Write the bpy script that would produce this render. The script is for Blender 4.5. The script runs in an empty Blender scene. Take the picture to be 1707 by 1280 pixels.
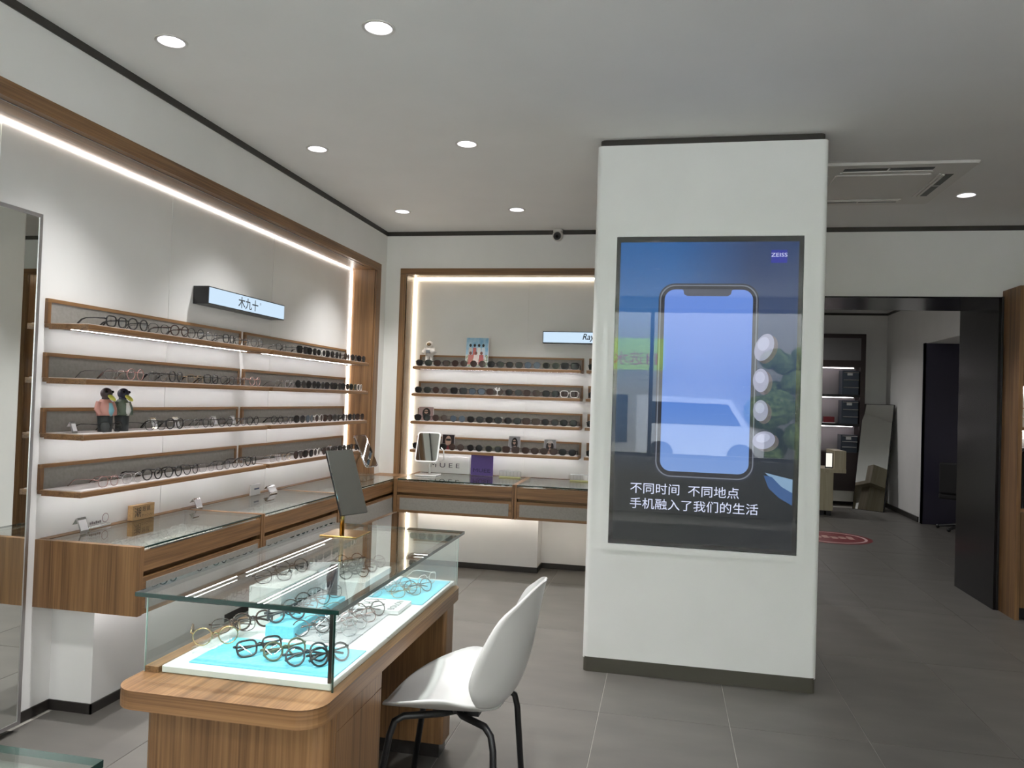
import bpy, bmesh, math, random
from mathutils import Matrix, Vector

random.seed(7)
PI = math.pi
SC = bpy.context.scene
COL = SC.collection

# ------------------------------------------------------------------ camera, world, exposure
FX = 1282.56                                            # focal length in pixels of the 1707-wide frame
cam_d = bpy.data.cameras.new('camera')
cam_d.sensor_fit = 'HORIZONTAL'; cam_d.sensor_width = 36.0
cam_d.lens = 36.0 * FX / 1707.0
cam_d.clip_start = 0.02; cam_d.clip_end = 200
cam = bpy.data.objects.new('camera', cam_d); COL.objects.link(cam)
CR = Vector((0.98023575, 0.19501514, 0.0332712)); CU = Vector((-0.02867439, -0.02634821, 0.99924149))
CF = Vector((-0.19574386, 0.98044626, 0.02023552))
cam.matrix_world = Matrix(((CR.x, CU.x, -CF.x, 0), (CR.y, CU.y, -CF.y, 0), (CR.z, CU.z, -CF.z, 1.47), (0, 0, 0, 1)))
SC.camera = cam

W = bpy.data.worlds.new('daylight'); SC.world = W; W.use_nodes = True
W.node_tree.nodes['Background'].inputs[0].default_value = (0.90, 0.95, 1.0, 1)
W.node_tree.nodes['Background'].inputs[1].default_value = 9.0

SC.view_settings.view_transform = 'Standard'
SC.view_settings.look = 'None'
SC.view_settings.exposure = 0.54
SC.view_settings.gamma = 1.0
SC.view_settings.use_curve_mapping = False
SC.cycles.max_bounces = 10
SC.cycles.transparent_max_bounces = 24
SC.cycles.diffuse_bounces = 5
SC.cycles.glossy_bounces = 5
SC.cycles.sample_clamp_indirect = 6.0
SC.cycles.caustics_reflective = False
SC.cycles.caustics_refractive = False

DOWN_W = 86.0
NICHE_LED = 9.0
SHELF_LED = 18.0
CASE_LED = 26.0

# ------------------------------------------------------------------ helpers
def lin(c):
    return tuple((x / 255.0 / 12.92) if x <= 10 else (((x / 255.0) + 0.055) / 1.055) ** 2.4 for x in c)

def mat(name, rgb, rough=0.5, metal=0.0, emit=None, es=0.0, spec=0.5, coat=0.0):
    m = bpy.data.materials.new(name); m.use_nodes = True
    b = m.node_tree.nodes['Principled BSDF']
    b.inputs['Base Color'].default_value = (*lin(rgb), 1)
    b.inputs['Roughness'].default_value = rough
    b.inputs['Metallic'].default_value = metal
    b.inputs['Specular IOR Level'].default_value = spec
    b.inputs['Coat Weight'].default_value = coat
    if emit:
        b.inputs['Emission Color'].default_value = (*lin(emit), 1)
        b.inputs['Emission Strength'].default_value = es
    return m

def noisy(name, c1, c2, scale=(8, 8, 8), rough=0.5, detail=4, bump=0.0, spec=0.5, lo=0.35, hi=0.65):
    m = mat(name, c1, rough, spec=spec); nt = m.node_tree; N = nt.nodes; L = nt.links
    tc = N.new('ShaderNodeTexCoord'); mp = N.new('ShaderNodeMapping'); mp.inputs['Scale'].default_value = scale
    nz = N.new('ShaderNodeTexNoise'); nz.inputs['Scale'].default_value = 1.0; nz.inputs['Detail'].default_value = detail
    rp = N.new('ShaderNodeValToRGB')
    rp.color_ramp.elements[0].position = lo; rp.color_ramp.elements[1].position = hi
    rp.color_ramp.elements[0].color = (*lin(c1), 1); rp.color_ramp.elements[1].color = (*lin(c2), 1)
    L.new(tc.outputs['Object'], mp.inputs[0]); L.new(mp.outputs[0], nz.inputs['Vector'])
    L.new(nz.outputs['Fac'], rp.inputs[0]); L.new(rp.outputs[0], N['Principled BSDF'].inputs['Base Color'])
    if bump:
        bp = N.new('ShaderNodeBump'); bp.inputs['Strength'].default_value = bump; bp.inputs['Distance'].default_value = 0.002
        L.new(nz.outputs['Fac'], bp.inputs['Height']); L.new(bp.outputs[0], N['Principled BSDF'].inputs['Normal'])
    return m

def wood(name, axis, dark=(92, 64, 38), mid=(126, 92, 59), light=(150, 113, 75), rough=0.42):
    m = mat(name, mid, rough); nt = m.node_tree; N = nt.nodes; L = nt.links
    tc = N.new('ShaderNodeTexCoord')
    def nz(across, along, detail):
        mp = N.new('ShaderNodeMapping'); s = [across] * 3; s['xyz'.index(axis)] = along
        mp.inputs['Scale'].default_value = s
        n = N.new('ShaderNodeTexNoise'); n.inputs['Scale'].default_value = 1; n.inputs['Detail'].default_value = detail
        L.new(tc.outputs['Object'], mp.inputs[0]); L.new(mp.outputs[0], n.inputs['Vector'])
        return n
    a = nz(20, 0.7, 3); b = nz(170, 2.5, 4)
    mx = N.new('ShaderNodeMix'); mx.inputs[0].default_value = 0.45
    L.new(a.outputs['Fac'], mx.inputs[2]); L.new(b.outputs['Fac'], mx.inputs[3])
    rp = N.new('ShaderNodeValToRGB'); e = rp.color_ramp.elements
    e[0].position = 0.36; e[0].color = (*lin(dark), 1)
    e[1].position = 0.66; e[1].color = (*lin(light), 1)
    q = e.new(0.5); q.color = (*lin(mid), 1)
    L.new(mx.outputs[0], rp.inputs[0]); L.new(rp.outputs[0], N['Principled BSDF'].inputs['Base Color'])
    bp = N.new('ShaderNodeBump'); bp.inputs['Strength'].default_value = 0.12; bp.inputs['Distance'].default_value = 0.001
    L.new(b.outputs['Fac'], bp.inputs['Height']); L.new(bp.outputs[0], N['Principled BSDF'].inputs['Normal'])
    return m

def wood_level(name):
    m = wood(name, 'x')
    for n in m.node_tree.nodes:
        if n.type == 'MAPPING':
            v = n.inputs['Scale'].default_value; k = max(v); n.inputs['Scale'].default_value = (0.9, 0.9, k)
    return m

def glass(name, tint=(0.93, 0.97, 0.955), base=0.035, gloss=(1, 1, 1)):
    """thin clear sheet: Schlick mix of transparency and mirror"""
    m = bpy.data.materials.new(name); m.use_nodes = True; nt = m.node_tree; N = nt.nodes; L = nt.links; N.clear()
    out = N.new('ShaderNodeOutputMaterial'); tr = N.new('ShaderNodeBsdfTransparent'); gl = N.new('ShaderNodeBsdfGlossy')
    gl.inputs['Roughness'].default_value = 0.0; gl.inputs['Color'].default_value = (*gloss, 1)
    tr.inputs['Color'].default_value = (*tint, 1)
    g = N.new('ShaderNodeNewGeometry'); d = N.new('ShaderNodeVectorMath'); d.operation = 'DOT_PRODUCT'
    L.new(g.outputs['Normal'], d.inputs[0]); L.new(g.outputs['Incoming'], d.inputs[1])
    def mth(op, a, b=None):
        n = N.new('ShaderNodeMath'); n.operation = op
        for i, v in enumerate((a, b)):
            if v is None: continue
            if isinstance(v, (int, float)): n.inputs[i].default_value = v
            else: L.new(v, n.inputs[i])
        return n.outputs[0]
    c = mth('ABSOLUTE', d.outputs['Value']); p = mth('POWER', mth('SUBTRACT', 1.0, c), 5.0)
    f = mth('ADD', mth('MULTIPLY', p, 1 - base), base)
    mx = N.new('ShaderNodeMixShader'); L.new(f, mx.inputs[0]); L.new(tr.outputs[0], mx.inputs[1]); L.new(gl.outputs[0], mx.inputs[2])
    L.new(mx.outputs[0], out.inputs[0])
    return m

def emis(name, rgb, s):
    m = bpy.data.materials.new(name); m.use_nodes = True; N = m.node_tree.nodes; N.clear()
    o = N.new('ShaderNodeOutputMaterial'); e = N.new('ShaderNodeEmission')
    e.inputs[0].default_value = (*lin(rgb), 1); e.inputs[1].default_value = s
    m.node_tree.links.new(e.outputs[0], o.inputs[0]); return m

M = {}
M['wall'] = noisy('wall_paint', (230, 229, 226), (234, 233, 230), (3, 3, 3), 0.55)
M['panel'] = noisy('wall_panel', (232, 231, 229), (236, 235, 233), (3, 3, 3), 0.4)
M['ceil'] = noisy('ceiling_paint', (232, 231, 229), (236, 235, 233), (2, 2, 2), 0.7)
M['column'] = noisy('column_paint', (230, 231, 229), (234, 235, 233), (3, 3, 3), 0.5)
M['dark_trim'] = mat('dark_trim', (52, 49, 45), 0.4)
M['skirt'] = mat('dark_skirting', (44, 41, 39), 0.35)
M['col_skirt'] = mat('bronze_skirting', (72, 69, 60), 0.35)
M['tile'] = noisy('floor_tile', (94, 91, 87), (104, 101, 96), (2.2, 5, 3), 0.42, 6, spec=0.4)
M['grout'] = mat('grout', (172, 168, 160), 0.8)
M['wood_z'] = wood('oak_grain_up', 'z'); M['wood_x'] = wood('oak_grain_x', 'x'); M['wood_y'] = wood('oak_grain_y', 'y')
M['wood_level'] = wood_level('oak_level_grain')
M['grey_panel'] = noisy('grey_fabric_panel', (131, 127, 121), (139, 135, 129), (60, 60, 60), 0.75)
M['liner'] = noisy('shelf_liner', (186, 180, 178), (196, 190, 188), (150, 150, 150), 0.8)
M['tray'] = noisy('counter_tray', (176, 168, 162), (196, 189, 184), (90, 90, 90), 0.7)
M['glass'] = glass('clear_glass')
M['glass_plain'] = glass('window_glass', (0.97, 0.975, 0.975))
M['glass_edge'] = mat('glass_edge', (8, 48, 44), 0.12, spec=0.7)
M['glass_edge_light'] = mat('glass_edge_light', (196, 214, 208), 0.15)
M['mirror'] = mat('mirror_silver', (238, 242, 239), 0.01, 1.0)
M['alu'] = mat('brushed_aluminium', (190, 188, 190), 0.35, 1.0)
M['chrome'] = mat('chrome', (225, 225, 225), 0.08, 1.0)
M['brass'] = mat('brass', (172, 140, 82), 0.22, 1.0)
M['black_metal'] = mat('black_metal', (24, 24, 26), 0.35)
M['portal'] = mat('black_steel', (27, 27, 30), 0.22, 0.5)
M['white_plastic'] = mat('white_plastic', (216, 213, 208), 0.4)
M['white_gloss'] = mat('white_lacquer', (236, 235, 234), 0.22)
M['shell'] = noisy('chair_plastic', (190, 189, 187), (194, 193, 191), (4, 4, 4), 0.3)
M['led_warm'] = emis('led_strip_warm', (255, 241, 212), NICHE_LED * 1.5)
M['led_white'] = emis('led_strip_white', (255, 248, 240), NICHE_LED * 1.3)
M['led_under'] = emis('led_under_counter', (255, 246, 232), 34.0)
M['led_shelf'] = emis('led_shelf', (250, 248, 250), SHELF_LED)
M['led_case'] = emis('led_case', (240, 248, 255), CASE_LED)
M['lamp'] = emis('lamp_face', (250, 248, 255), 9.0)
M['reflector'] = mat('lamp_reflector', (235, 235, 240), 0.25)
M['blue_mat'] = noisy('blue_felt', (108, 196, 218), (122, 206, 226), (120, 120, 120), 0.85)
M['grey_mat'] = noisy('grey_felt', (168, 165, 168), (180, 177, 180), (150, 150, 150), 0.85)
M['paper'] = mat('white_card', (233, 230, 232), 0.6)
M['acrylic'] = glass('acrylic', (0.95, 0.97, 0.97), 0.05)
M['ink'] = mat('black_print', (30, 28, 30), 0.6)
M['lens'] = glass('clear_lens', (0.96, 0.97, 0.97), 0.05)
M['lens_dark'] = mat('dark_lens', (24, 23, 23), 0.22, spec=0.3)
M['lens_brown'] = mat('brown_lens', (54, 40, 36), 0.25, spec=0.3)
M['lens_blue'] = mat('blue_grey_lens', (70, 80, 90), 0.22, spec=0.3)

def smooth(me):
    for p in me.polygons: p.use_smooth = True

def bm_new(): return bmesh.new()

def box(bm, x0, x1, y0, y1, z0, z1, mi=0):
    vs = [bm.verts.new(v) for v in ((x0, y0, z0), (x1, y0, z0), (x1, y1, z0), (x0, y1, z0), (x0, y0, z1), (x1, y0, z1), (x1, y1, z1), (x0, y1, z1))]
    for f in ((3, 2, 1, 0), (4, 5, 6, 7), (0, 1, 5, 4), (1, 2, 6, 5), (2, 3, 7, 6), (3, 0, 4, 7)):
        bm.faces.new([vs[i] for i in f]).material_index = mi
    return vs

def boxes(*bs):
    bm = bm_new()
    for b in bs: box(bm, *b)
    return bm

def bev(bm, w, seg=2):
    bmesh.ops.bevel(bm, geom=list(bm.edges), offset=w, segments=seg, affect='EDGES', profile=0.5)
    return bm

def rrect(x0, x1, y0, y1, r, n=6):
    pts = []
    for cx, cy, a in ((x1 - r, y0 + r, -PI / 2), (x1 - r, y1 - r, 0), (x0 + r, y1 - r, PI / 2), (x0 + r, y0 + r, PI)):
        for i in range(n + 1):
            t = a + PI / 2 * i / n
            pts.append((cx + r * math.cos(t), cy + r * math.sin(t)))
    return pts

def prism(bm, pts, z0, z1, mi=0):
    """extrude a 2D outline from z0 to z1"""
    a = [bm.verts.new((p[0], p[1], z0)) for p in pts]; b = [bm.verts.new((p[0], p[1], z1)) for p in pts]
    bm.faces.new(a[::-1]).material_index = mi; bm.faces.new(b).material_index = mi
    n = len(pts)
    for i in range(n): bm.faces.new((a[i], a[(i + 1) % n], b[(i + 1) % n], b[i])).material_index = mi

def prism_xz(bm, pts, y0, y1):
    """outline in x,z; front face at y0"""
    a = [bm.verts.new((p[0], y0, p[1])) for p in pts]; b = [bm.verts.new((p[0], y1, p[1])) for p in pts]
    bm.faces.new(a); bm.faces.new(b[::-1]); n = len(pts)
    for i in range(n): bm.faces.new((a[(i + 1) % n], a[i], b[i], b[(i + 1) % n]))

def tube(bm, pts, r, seg=6, closed=False, caps=True):
    pts = [Vector(p) for p in pts]; n = len(pts); rings = []
    rr = r if isinstance(r, (list, tuple)) else [r] * n
    up = None
    for i, p in enumerate(pts):
        if closed: t = pts[(i + 1) % n] - pts[i - 1]
        else: t = pts[min(i + 1, n - 1)] - pts[max(i - 1, 0)]
        t.normalize()
        if up is None:
            up = Vector((0, 0, 1)) if abs(t.z) < 0.9 else Vector((1, 0, 0))
        s = t.cross(up)
        if s.length < 1e-5: s = t.cross(Vector((0, 1, 0)))
        s.normalize(); u = s.cross(t).normalized(); up = u
        rings.append([bm.verts.new(p + rr[i] * (math.cos(2 * PI * k / seg) * s + math.sin(2 * PI * k / seg) * u)) for k in range(seg)])
    m = n if closed else n - 1
    for i in range(m):
        a, b = rings[i], rings[(i + 1) % n]
        for k in range(seg): bm.faces.new((a[k], a[(k + 1) % seg], b[(k + 1) % seg], b[k]))
    if not closed and caps:
        bm.faces.new(rings[0][::-1]); bm.faces.new(rings[-1])

def lathe(bm, prof, seg=20, cx=0, cy=0, cap=True):
    rings = [[bm.verts.new((cx + r * math.cos(2 * PI * k / seg), cy + r * math.sin(2 * PI * k / seg), z)) for k in range(seg)] for r, z in prof]
    for a, b in zip(rings, rings[1:]):
        for k in range(seg): bm.faces.new((a[k], a[(k + 1) % seg], b[(k + 1) % seg], b[k]))
    if cap:
        bm.faces.new(rings[0][::-1]); bm.faces.new(rings[-1])

def ball(bm, c, r, sx=1, sy=1, sz=1, u=12, v=8):
    res = bmesh.ops.create_uvsphere(bm, u_segments=u, v_segments=v, radius=r)
    for w in res['verts']: w.co = Vector((w.co.x * sx + c[0], w.co.y * sy + c[1], w.co.z * sz + c[2]))

def finish(bm, name, mats, sm=False):
    bmesh.ops.recalc_face_normals(bm, faces=bm.faces)
    me = bpy.data.meshes.new(name); bm.to_mesh(me); bm.free()
    for m in (mats if isinstance(mats, (list, tuple)) else [mats]): me.materials.append(M[m] if isinstance(m, str) else m)
    if sm: smooth(me)
    return me

def tag(o, label=None, cat=None, group=None, kind=None):
    if label: o['label'] = label
    if cat: o['category'] = cat
    if group: o['group'] = group
    if kind: o['kind'] = kind
    return o

def link(name, me, parent=None, loc=(0, 0, 0), rot=(0, 0, 0)):
    o = bpy.data.objects.new(name, me); COL.objects.link(o)
    o.parent = parent; o.location = loc; o.rotation_euler = rot
    return o

def thing(name, label, cat, loc=(0, 0, 0), rz=0, group=None):
    o = bpy.data.objects.new(name, None); COL.objects.link(o); o.empty_display_size = 0.05
    o.location = loc; o.rotation_euler = (0, 0, rz)
    return tag(o, label, cat, group)

def part(name, bm, m, parent, sm=False, label=None):
    o = link(name, finish(bm, name, m, sm), parent)
    if label: o['label'] = label
    return o

def world_part(name, bm, m, parent, sm=False):
    """bm in world coordinates under an unrotated Empty"""
    bmesh.ops.translate(bm, verts=bm.verts, vec=-Vector(parent.location))
    return part(name, bm, m, parent, sm)

def struct(name, bm, m, sm=False):
    return tag(link(name, finish(bm, name, m, sm)), kind='structure')

_txt = {}
def text_mesh(s, m, width=None, height=None, shear=0.0, depth=0.0006, bold=0.0):
    cu = bpy.data.curves.new('txt', 'FONT'); cu.body = s; cu.align_x = 'CENTER'; cu.align_y = 'CENTER'
    cu.extrude = 0; cu.size = 0.1; cu.resolution_u = 3; cu.shear = shear; cu.offset = bold
    ob = bpy.data.objects.new('txt', cu); COL.objects.link(ob)
    dg = bpy.context.evaluated_depsgraph_get(); dg.update()
    me = bpy.data.meshes.new_from_object(ob.evaluated_get(dg))
    bpy.data.objects.remove(ob); bpy.data.curves.remove(cu)
    xs = [v.co.x for v in me.vertices]; ys = [v.co.y for v in me.vertices]
    w, h = max(xs) - min(xs), max(ys) - min(ys); cx, cy = (max(xs) + min(xs)) / 2, (max(ys) + min(ys)) / 2
    sx = sy = None
    if width: sx = width / w
    if height: sy = height / h
    sx = sx or sy; sy = sy or sx
    for v in me.vertices: v.co = Vector(((v.co.x - cx) * sx, (v.co.y - cy) * sy, depth))
    me.materials.clear(); me.materials.append(M[m] if isinstance(m, str) else m)
    return me

def lettering(parent, s, m, loc, rot=(PI / 2, 0, 0), width=None, height=None, shear=0.0, name='lettering', bold=0.0):
    """default: reads from -Y in the parent's frame"""
    return link(name, text_mesh(s, m, width, height, shear, bold=bold), parent, loc, rot)

# two wall frames: local x runs along the wall to the viewer's right, local y into the wall
XL, YB, ZC = -2.477, 6.5, 2.93
def at(wall, s, d, z):
    return ((XL - d, s, z), PI / 2) if wall == 'left' else ((s, YB + d, z), 0.0)

# ------------------------------------------------------------------ the room
def build_floor():
    fl = struct('floor', boxes((-3.0, 4.6, -2.4, 13.3, -0.12, -0.003)), 'grout')
    TX, TY, g = 0.602, 1.2500, 0.0016
    me = None
    for i in range(-5, 8):
        for j in range(-5, 8):
            x0 = -0.267 + TX * i; y0 = 3.705 + TY * j
            if x0 < -3.1 or x0 > 4.1 or y0 < -2.4 or y0 > 12.1: continue
            if me is None:
                me = finish(bev(boxes((g, TX - g, g, TY - g, -0.02, 0.0)), 0.0008, 1), 'floor_tile', 'tile')
            link('floor_tile', me, fl, (x0, y0, 0))
    # outside the shop
    gr = struct('floor', boxes((-40, 40, -60, -2.45, -0.2, -0.1)), mat('street_paving', (196, 194, 190), 0.8))
    return fl
build_floor()

# the two rows along the shelf wall run on towards the shop window; the third row mirrors in the screen
DL = [(x, y) for x in (-2.083, -1.16) for y in (-1.45, -0.03, 1.42, 2.86, 4.25, 5.77)] + [(1.925, 5.575), (-0.12, 1.5), (-0.12, 0.1), (-0.12, -1.3)]

def build_ceiling():
    bm = bm_new()
    def loop(pts):
        v = [bm.verts.new((p[0], p[1], ZC)) for p in pts]
        return [bm.edges.new((v[i], v[(i + 1) % len(v)])) for i in range(len(v))]
    ed = loop([(-3.0, -2.4), (4.6, -2.4), (4.6, 6.6), (-3.0, 6.6)])
    for x, y in DL: ed += loop([(x + 0.054 * math.cos(2 * PI * k / 24), y + 0.054 * math.sin(2 * PI * k / 24)) for k in range(24)])
    bmesh.ops.triangle_fill(bm, use_beauty=True, use_dissolve=False, edges=ed, normal=(0, 0, -1))
    box(bm, -3.0, 4.6, -2.4, 6.6, 3.06, 3.14)
    struct('ceiling', bm, 'ceil')
    struct('ceiling', boxes((-0.5, 5.2, 7.2, 13.3, 3.02, 3.14)), 'ceil')
build_ceiling()

# left wall with its long lit recess
struct('wall_left', boxes(
    (-3.0, XL, -2.4, 7.25, 2.557, ZC), (-3.0, -2.705, -2.4, 6.3, 0, 2.557), (-3.0, XL, 6.3, 7.25, 0, 2.557)), 'wall')
wl = bpy.data.objects['wall_left']
seams = [(2.66, 3.78), (3.784, 4.905), (4.909, 6.27)]
for a, b in seams:      # facing panels with fine joints
    part('wall_panel', boxes((-2.706, -2.702, a + 0.001, b - 0.001, 0.045, 2.555)), 'panel', wl)
part('wall_bump', boxes((-2.71, -2.485, 3.05, 4.11, 0, 0.52)), 'panel', wl)
part('wall_bump', boxes((-2.71, -2.485, 5.15, 6.2, 0, 0.52)), 'panel', wl)
struct('wall_back', boxes(
    (-3.0, -2.286, YB, 7.25, 0, ZC), (-2.286, 0.95, 6.728, 7.25, 0, 2.56), (-2.286, 1.1, YB, 7.25, 2.56, ZC),
    (0.95, 1.1, YB, 7.25, 0, 2.56), (1.1, 2.5, YB, 7.25, 2.372, ZC), (2.5, 4.6, YB, 7.25, 0, ZC)), 'wall')
wb = bpy.data.objects['wall_back']
for a, b in ((-2.285, -1.215), (-1.211, -0.14), (-0.136, 0.949)):
    part('wall_panel', boxes((a + 0.001, b - 0.001, 6.725, 6.729, 0.045, 2.558)), 'panel', wb)
part('wall_bump', boxes((-2.1, -1.03, 6.505, 6.73, 0, 0.53)), 'panel', wb)
struct('wall_right', boxes((4.2, 4.6, -2.4, 6.6, 0, ZC)), 'wall')
wf = struct('wall_front', boxes((-3.0, -2.4, -2.45, -2.2, 0, ZC), (4.1, 4.6, -2.45, -2.2, 0, ZC), (-2.4, 4.1, -2.45, -2.2, 2.79, ZC), (-2.4, 4.1, -2.45, -2.2, 0, 0.75)), 'wall')  # low wall below the window is added to block low daylight
w1 = tag(thing('window_1', None, None, (0.85, -2.32, 0.75)), kind='structure')
world_part('window_frame', boxes(*[(x - 0.025, x + 0.025, -2.36, -2.28, 0.75, 2.79) for x in (-2.375, -0.2, 1.95, 4.075)], (-2.4, 4.1, -2.36, -2.28, 2.74, 2.79), (-2.4, 4.1, -2.36, -2.28, 0.75, 0.80)), 'alu', w1)
for a, b in ((-2.35, -0.225), (-0.175, 1.925), (1.975, 4.05)):
    world_part('window_pane', boxes((a, b, -2.325, -2.315, 0.80, 2.74)), 'glass_plain', w1)

# dark lines under the ceiling and at the floor
struct('trim_1', boxes((XL, XL + 0.006, -2.2, 6.5, 2.893, ZC)), 'dark_trim')
struct('trim_2', boxes((XL, 4.2, YB - 0.006, YB, 2.893, ZC)), 'dark_trim')
struct('baseboard_left', boxes((-2.702, -2.695, -2.2, 3.05, 0, 0.045), (-2.702, -2.695, 4.11, 5.15, 0, 0.045), (-2.485, -2.478, 3.043, 4.117, 0, 0.045), (-2.702, -2.478, 3.043, 3.05, 0, 0.045), (-2.702, -2.478, 4.11, 4.117, 0, 0.045), (-2.485, -2.478, 5.143, 6.2, 0, 0.045), (-2.702, -2.478, 5.143, 5.15, 0, 0.045)), 'skirt')
struct('baseboard_back', boxes((-2.28, -2.1, 6.718, 6.725, 0, 0.047), (-2.107, -1.023, 6.498, 6.505, 0, 0.047), (-1.03, -1.023, 6.498, 6.725, 0, 0.047), (-1.03, 0.95, 6.718, 6.725, 0, 0.047)), 'skirt')

# oak linings of the two recesses with their light strips
t3 = tag(thing('trim_3', None, None, (XL, 2.0, 0)), kind='structure')
world_part('header_board', boxes((XL - 0.012, XL + 0.004, -2.2, 6.37, 2.552, 2.617)), 'wood_y', t3)
world_part('soffit_board', boxes((-2.693, XL - 0.012, -2.2, 6.27, 2.556, 2.566)), 'wood_y', t3)
world_part('jamb_front', boxes((XL - 0.012, XL + 0.004, 6.27, 6.37, 0, 2.552)), 'wood_z', t3)
world_part('jamb_side', boxes((-2.69, XL - 0.012, 6.262, 6.3, 0, 2.556)), 'wood_z', t3)
world_part('track_line', boxes((XL - 0.047, XL - 0.042, -2.2, 6.25, 2.552, 2.557)), 'alu', t3)
world_part('light_strip', boxes((-2.701, -2.695, -2.2, 6.25, 2.550, 2.556)), 'led_white', t3)
world_part('light_strip', boxes((-2.701, -2.693, 6.250, 6.262, 0.8, 2.54)), 'led_white', t3)
t4 = tag(thing('trim_4', None, None, (-1.0, YB, 0)), kind='structure')
world_part('header_board', boxes((-2.342, 1.0, YB - 0.004, YB + 0.012, 2.548, 2.604)), 'wood_x', t4)
world_part('soffit_board', boxes((-2.286, 0.95, YB + 0.012, 6.71, 2.555, 2.565)), 'wood_x', t4)
world_part('jamb_front', boxes((-2.342, -2.286, YB - 0.004, YB + 0.012, 0, 2.548)), 'wood_z', t4)
world_part('jamb_side', boxes((-2.30, -2.282, YB + 0.012, 6.712, 0, 2.556)), 'wood_z', t4)
world_part('jamb_side', boxes((0.938, 0.951, YB + 0.012, 6.712, 0, 2.556)), 'wood_z', t4)
world_part('jamb_front', boxes((0.944, 1.0, YB - 0.004, YB + 0.012, 0, 2.548)), 'wood_z', t4)
world_part('light_strip', boxes((-2.28, 0.94, 6.714, 6.720, 2.549, 2.555)), 'led_warm', t4)
world_part('light_strip', boxes((-2.282, -2.275, 6.712, 6.722, 0.06, 2.54)), 'led_warm', t4)

# the white column
def build_column():
    bm = bm_new()
    prism(bm, rrect(-0.406, 0.808, 4.253, 5.06, 0.03), 0.07, 2.893)
    c = struct('wall_column', bm, 'column')
    bm = bm_new(); prism(bm, rrect(-0.402, 0.804, 4.249, 5.064, 0.03), 0, 0.078); part('skirting', bm, 'col_skirt', c)
    bm = bm_new(); prism(bm, rrect(-0.392, 0.794, 4.268, 5.045, 0.03), 2.893, ZC); part('shadow_gap', bm, 'dark_trim', c)
build_column()

# dark steel passage into the room behind
d1 = tag(thing('door_1', None, None, (1.8, 6.9, 0)), kind='structure')
world_part('jamb', boxes((2.478, 2.50, 6.47, 7.26, 0, 2.372)), 'portal', d1)
world_part('jamb', boxes((1.10, 1.12, 6.47, 7.26, 0, 2.372)), 'portal', d1)
world_part('header', boxes((1.10, 2.50, 6.47, 7.26, 2.364, 2.376)), 'portal', d1)
world_part('edge_strip', boxes((2.498, 2.512, 6.465, 6.48, 0, 2.378)), 'black_metal', d1)

# room behind
struct('wall_far', boxes((-0.5, 3.4, 13.0, 13.2, 0, 3.02)), 'wall')
struct('wall_side', boxes((3.4, 3.55, 11.2, 13.2, 0, 3.02), (3.4, 3.55, 7.25, 11.2, 2.405, 3.02), (4.2, 4.35, 7.2, 13.2, 0, 3.02), (3.86, 4.2, 11.15, 11.3, 0, 2.405), (-0.65, -0.5, 7.25, 13.2, 0, 3.02), (3.55, 4.3, 7.2, 13.2, 2.405, 3.02)), 'wall')
struct('door_2', boxes((3.385, 3.86, 11.14, 11.2, 0, 2.405), (3.385, 3.40, 11.14, 11.22, 0, 2.41)), mat('indigo_panel', (52, 49, 66), 0.3))
struct('trim_5', boxes((-0.5, 3.4, 12.985, 13.0, 2.985, 3.02), (3.385, 3.4, 7.25, 13.0, 2.985, 3.02)), 'dark_trim')
struct('baseboard_far', boxes((-0.5, 3.4, 12.98, 13.0, 0, 0.07), (3.38, 3.4, 11.3, 13.0, 0, 0.07)), 'skirt')

# ------------------------------------------------------------------ downlights, cassette, camera
ORDN = ['first', 'second', 'third', 'fourth', 'fifth', 'sixth', 'seventh', 'eighth', 'ninth', 'tenth', 'eleventh', 'twelfth', 'thirteenth', 'fourteenth', 'fifteenth', 'sixteenth', 'seventeenth', 'eighteenth', 'nineteenth', 'twentieth']
def build_downlights():
    bm = bm_new(); lathe(bm, [(0.066, -0.0035), (0.067, 0.0), (0.053, 0.0), (0.054, -0.003), (0.066, -0.0035)], 28, cap=False)
    ring = finish(bm, 'trim_ring', 'white_plastic', True)
    bm = bm_new(); lathe(bm, [(0.053, 0.0), (0.049, 0.02), (0.041, 0.05), (0.054, 0.05), (0.056, 0.0)], 28, cap=False)
    refl = finish(bm, 'reflector', 'reflector', True)
    bm = bm_new(); lathe(bm, [(0.041, 0.049), (0.041, 0.054)], 24); face = finish(bm, 'lamp_face', 'lamp')
    for k, (x, y) in enumerate(DL):
        off = '' if y > 2 else '_offscreen'
        o = thing('downlight' + off, 'small round recessed downlight with white trim in the ceiling', 'ceiling light', (x, y, ZC), 0, 'recessed downlights in the ceiling')
        n = ORDN[sum(1 for q in DL if q[0] == x and q[1] > y)]
        if x < -2: o['label'] = f'round downlight, {n} from the back wall in the row along the shelf wall'; o['group'] = 'downlights along the shelf wall'
        elif x < -1: o['label'] = f'round downlight, {n} from the back wall in the row above the display tables'; o['group'] = 'downlights above the display tables'
        elif y > 5 and x < 2: o['label'] = 'round recessed downlight beside the ceiling air conditioner'
        else: o['label'] = f'round downlight, {n} from the back wall in the ' + 'row leading to the lit screen'
        link('trim_ring', ring, o); link('reflector', refl, o); link('lamp_face' + off, face, o)
        ld = bpy.data.lights.new('downlight_beam' + off, 'SPOT'); ld.energy = DOWN_W * (0.85 if x < -2 else 1.12 if x < -1 else 0.78); ld.spot_size = 1.6; ld.spot_blend = 0.8
        ld.shadow_soft_size = 0.03; ld.color = (1.0, 0.99, 0.985)
        lo = bpy.data.objects.new('downlight_beam' + off, ld); COL.objects.link(lo); lo.parent = o; lo.location = (0, 0, -0.006)
build_downlights()

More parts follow.
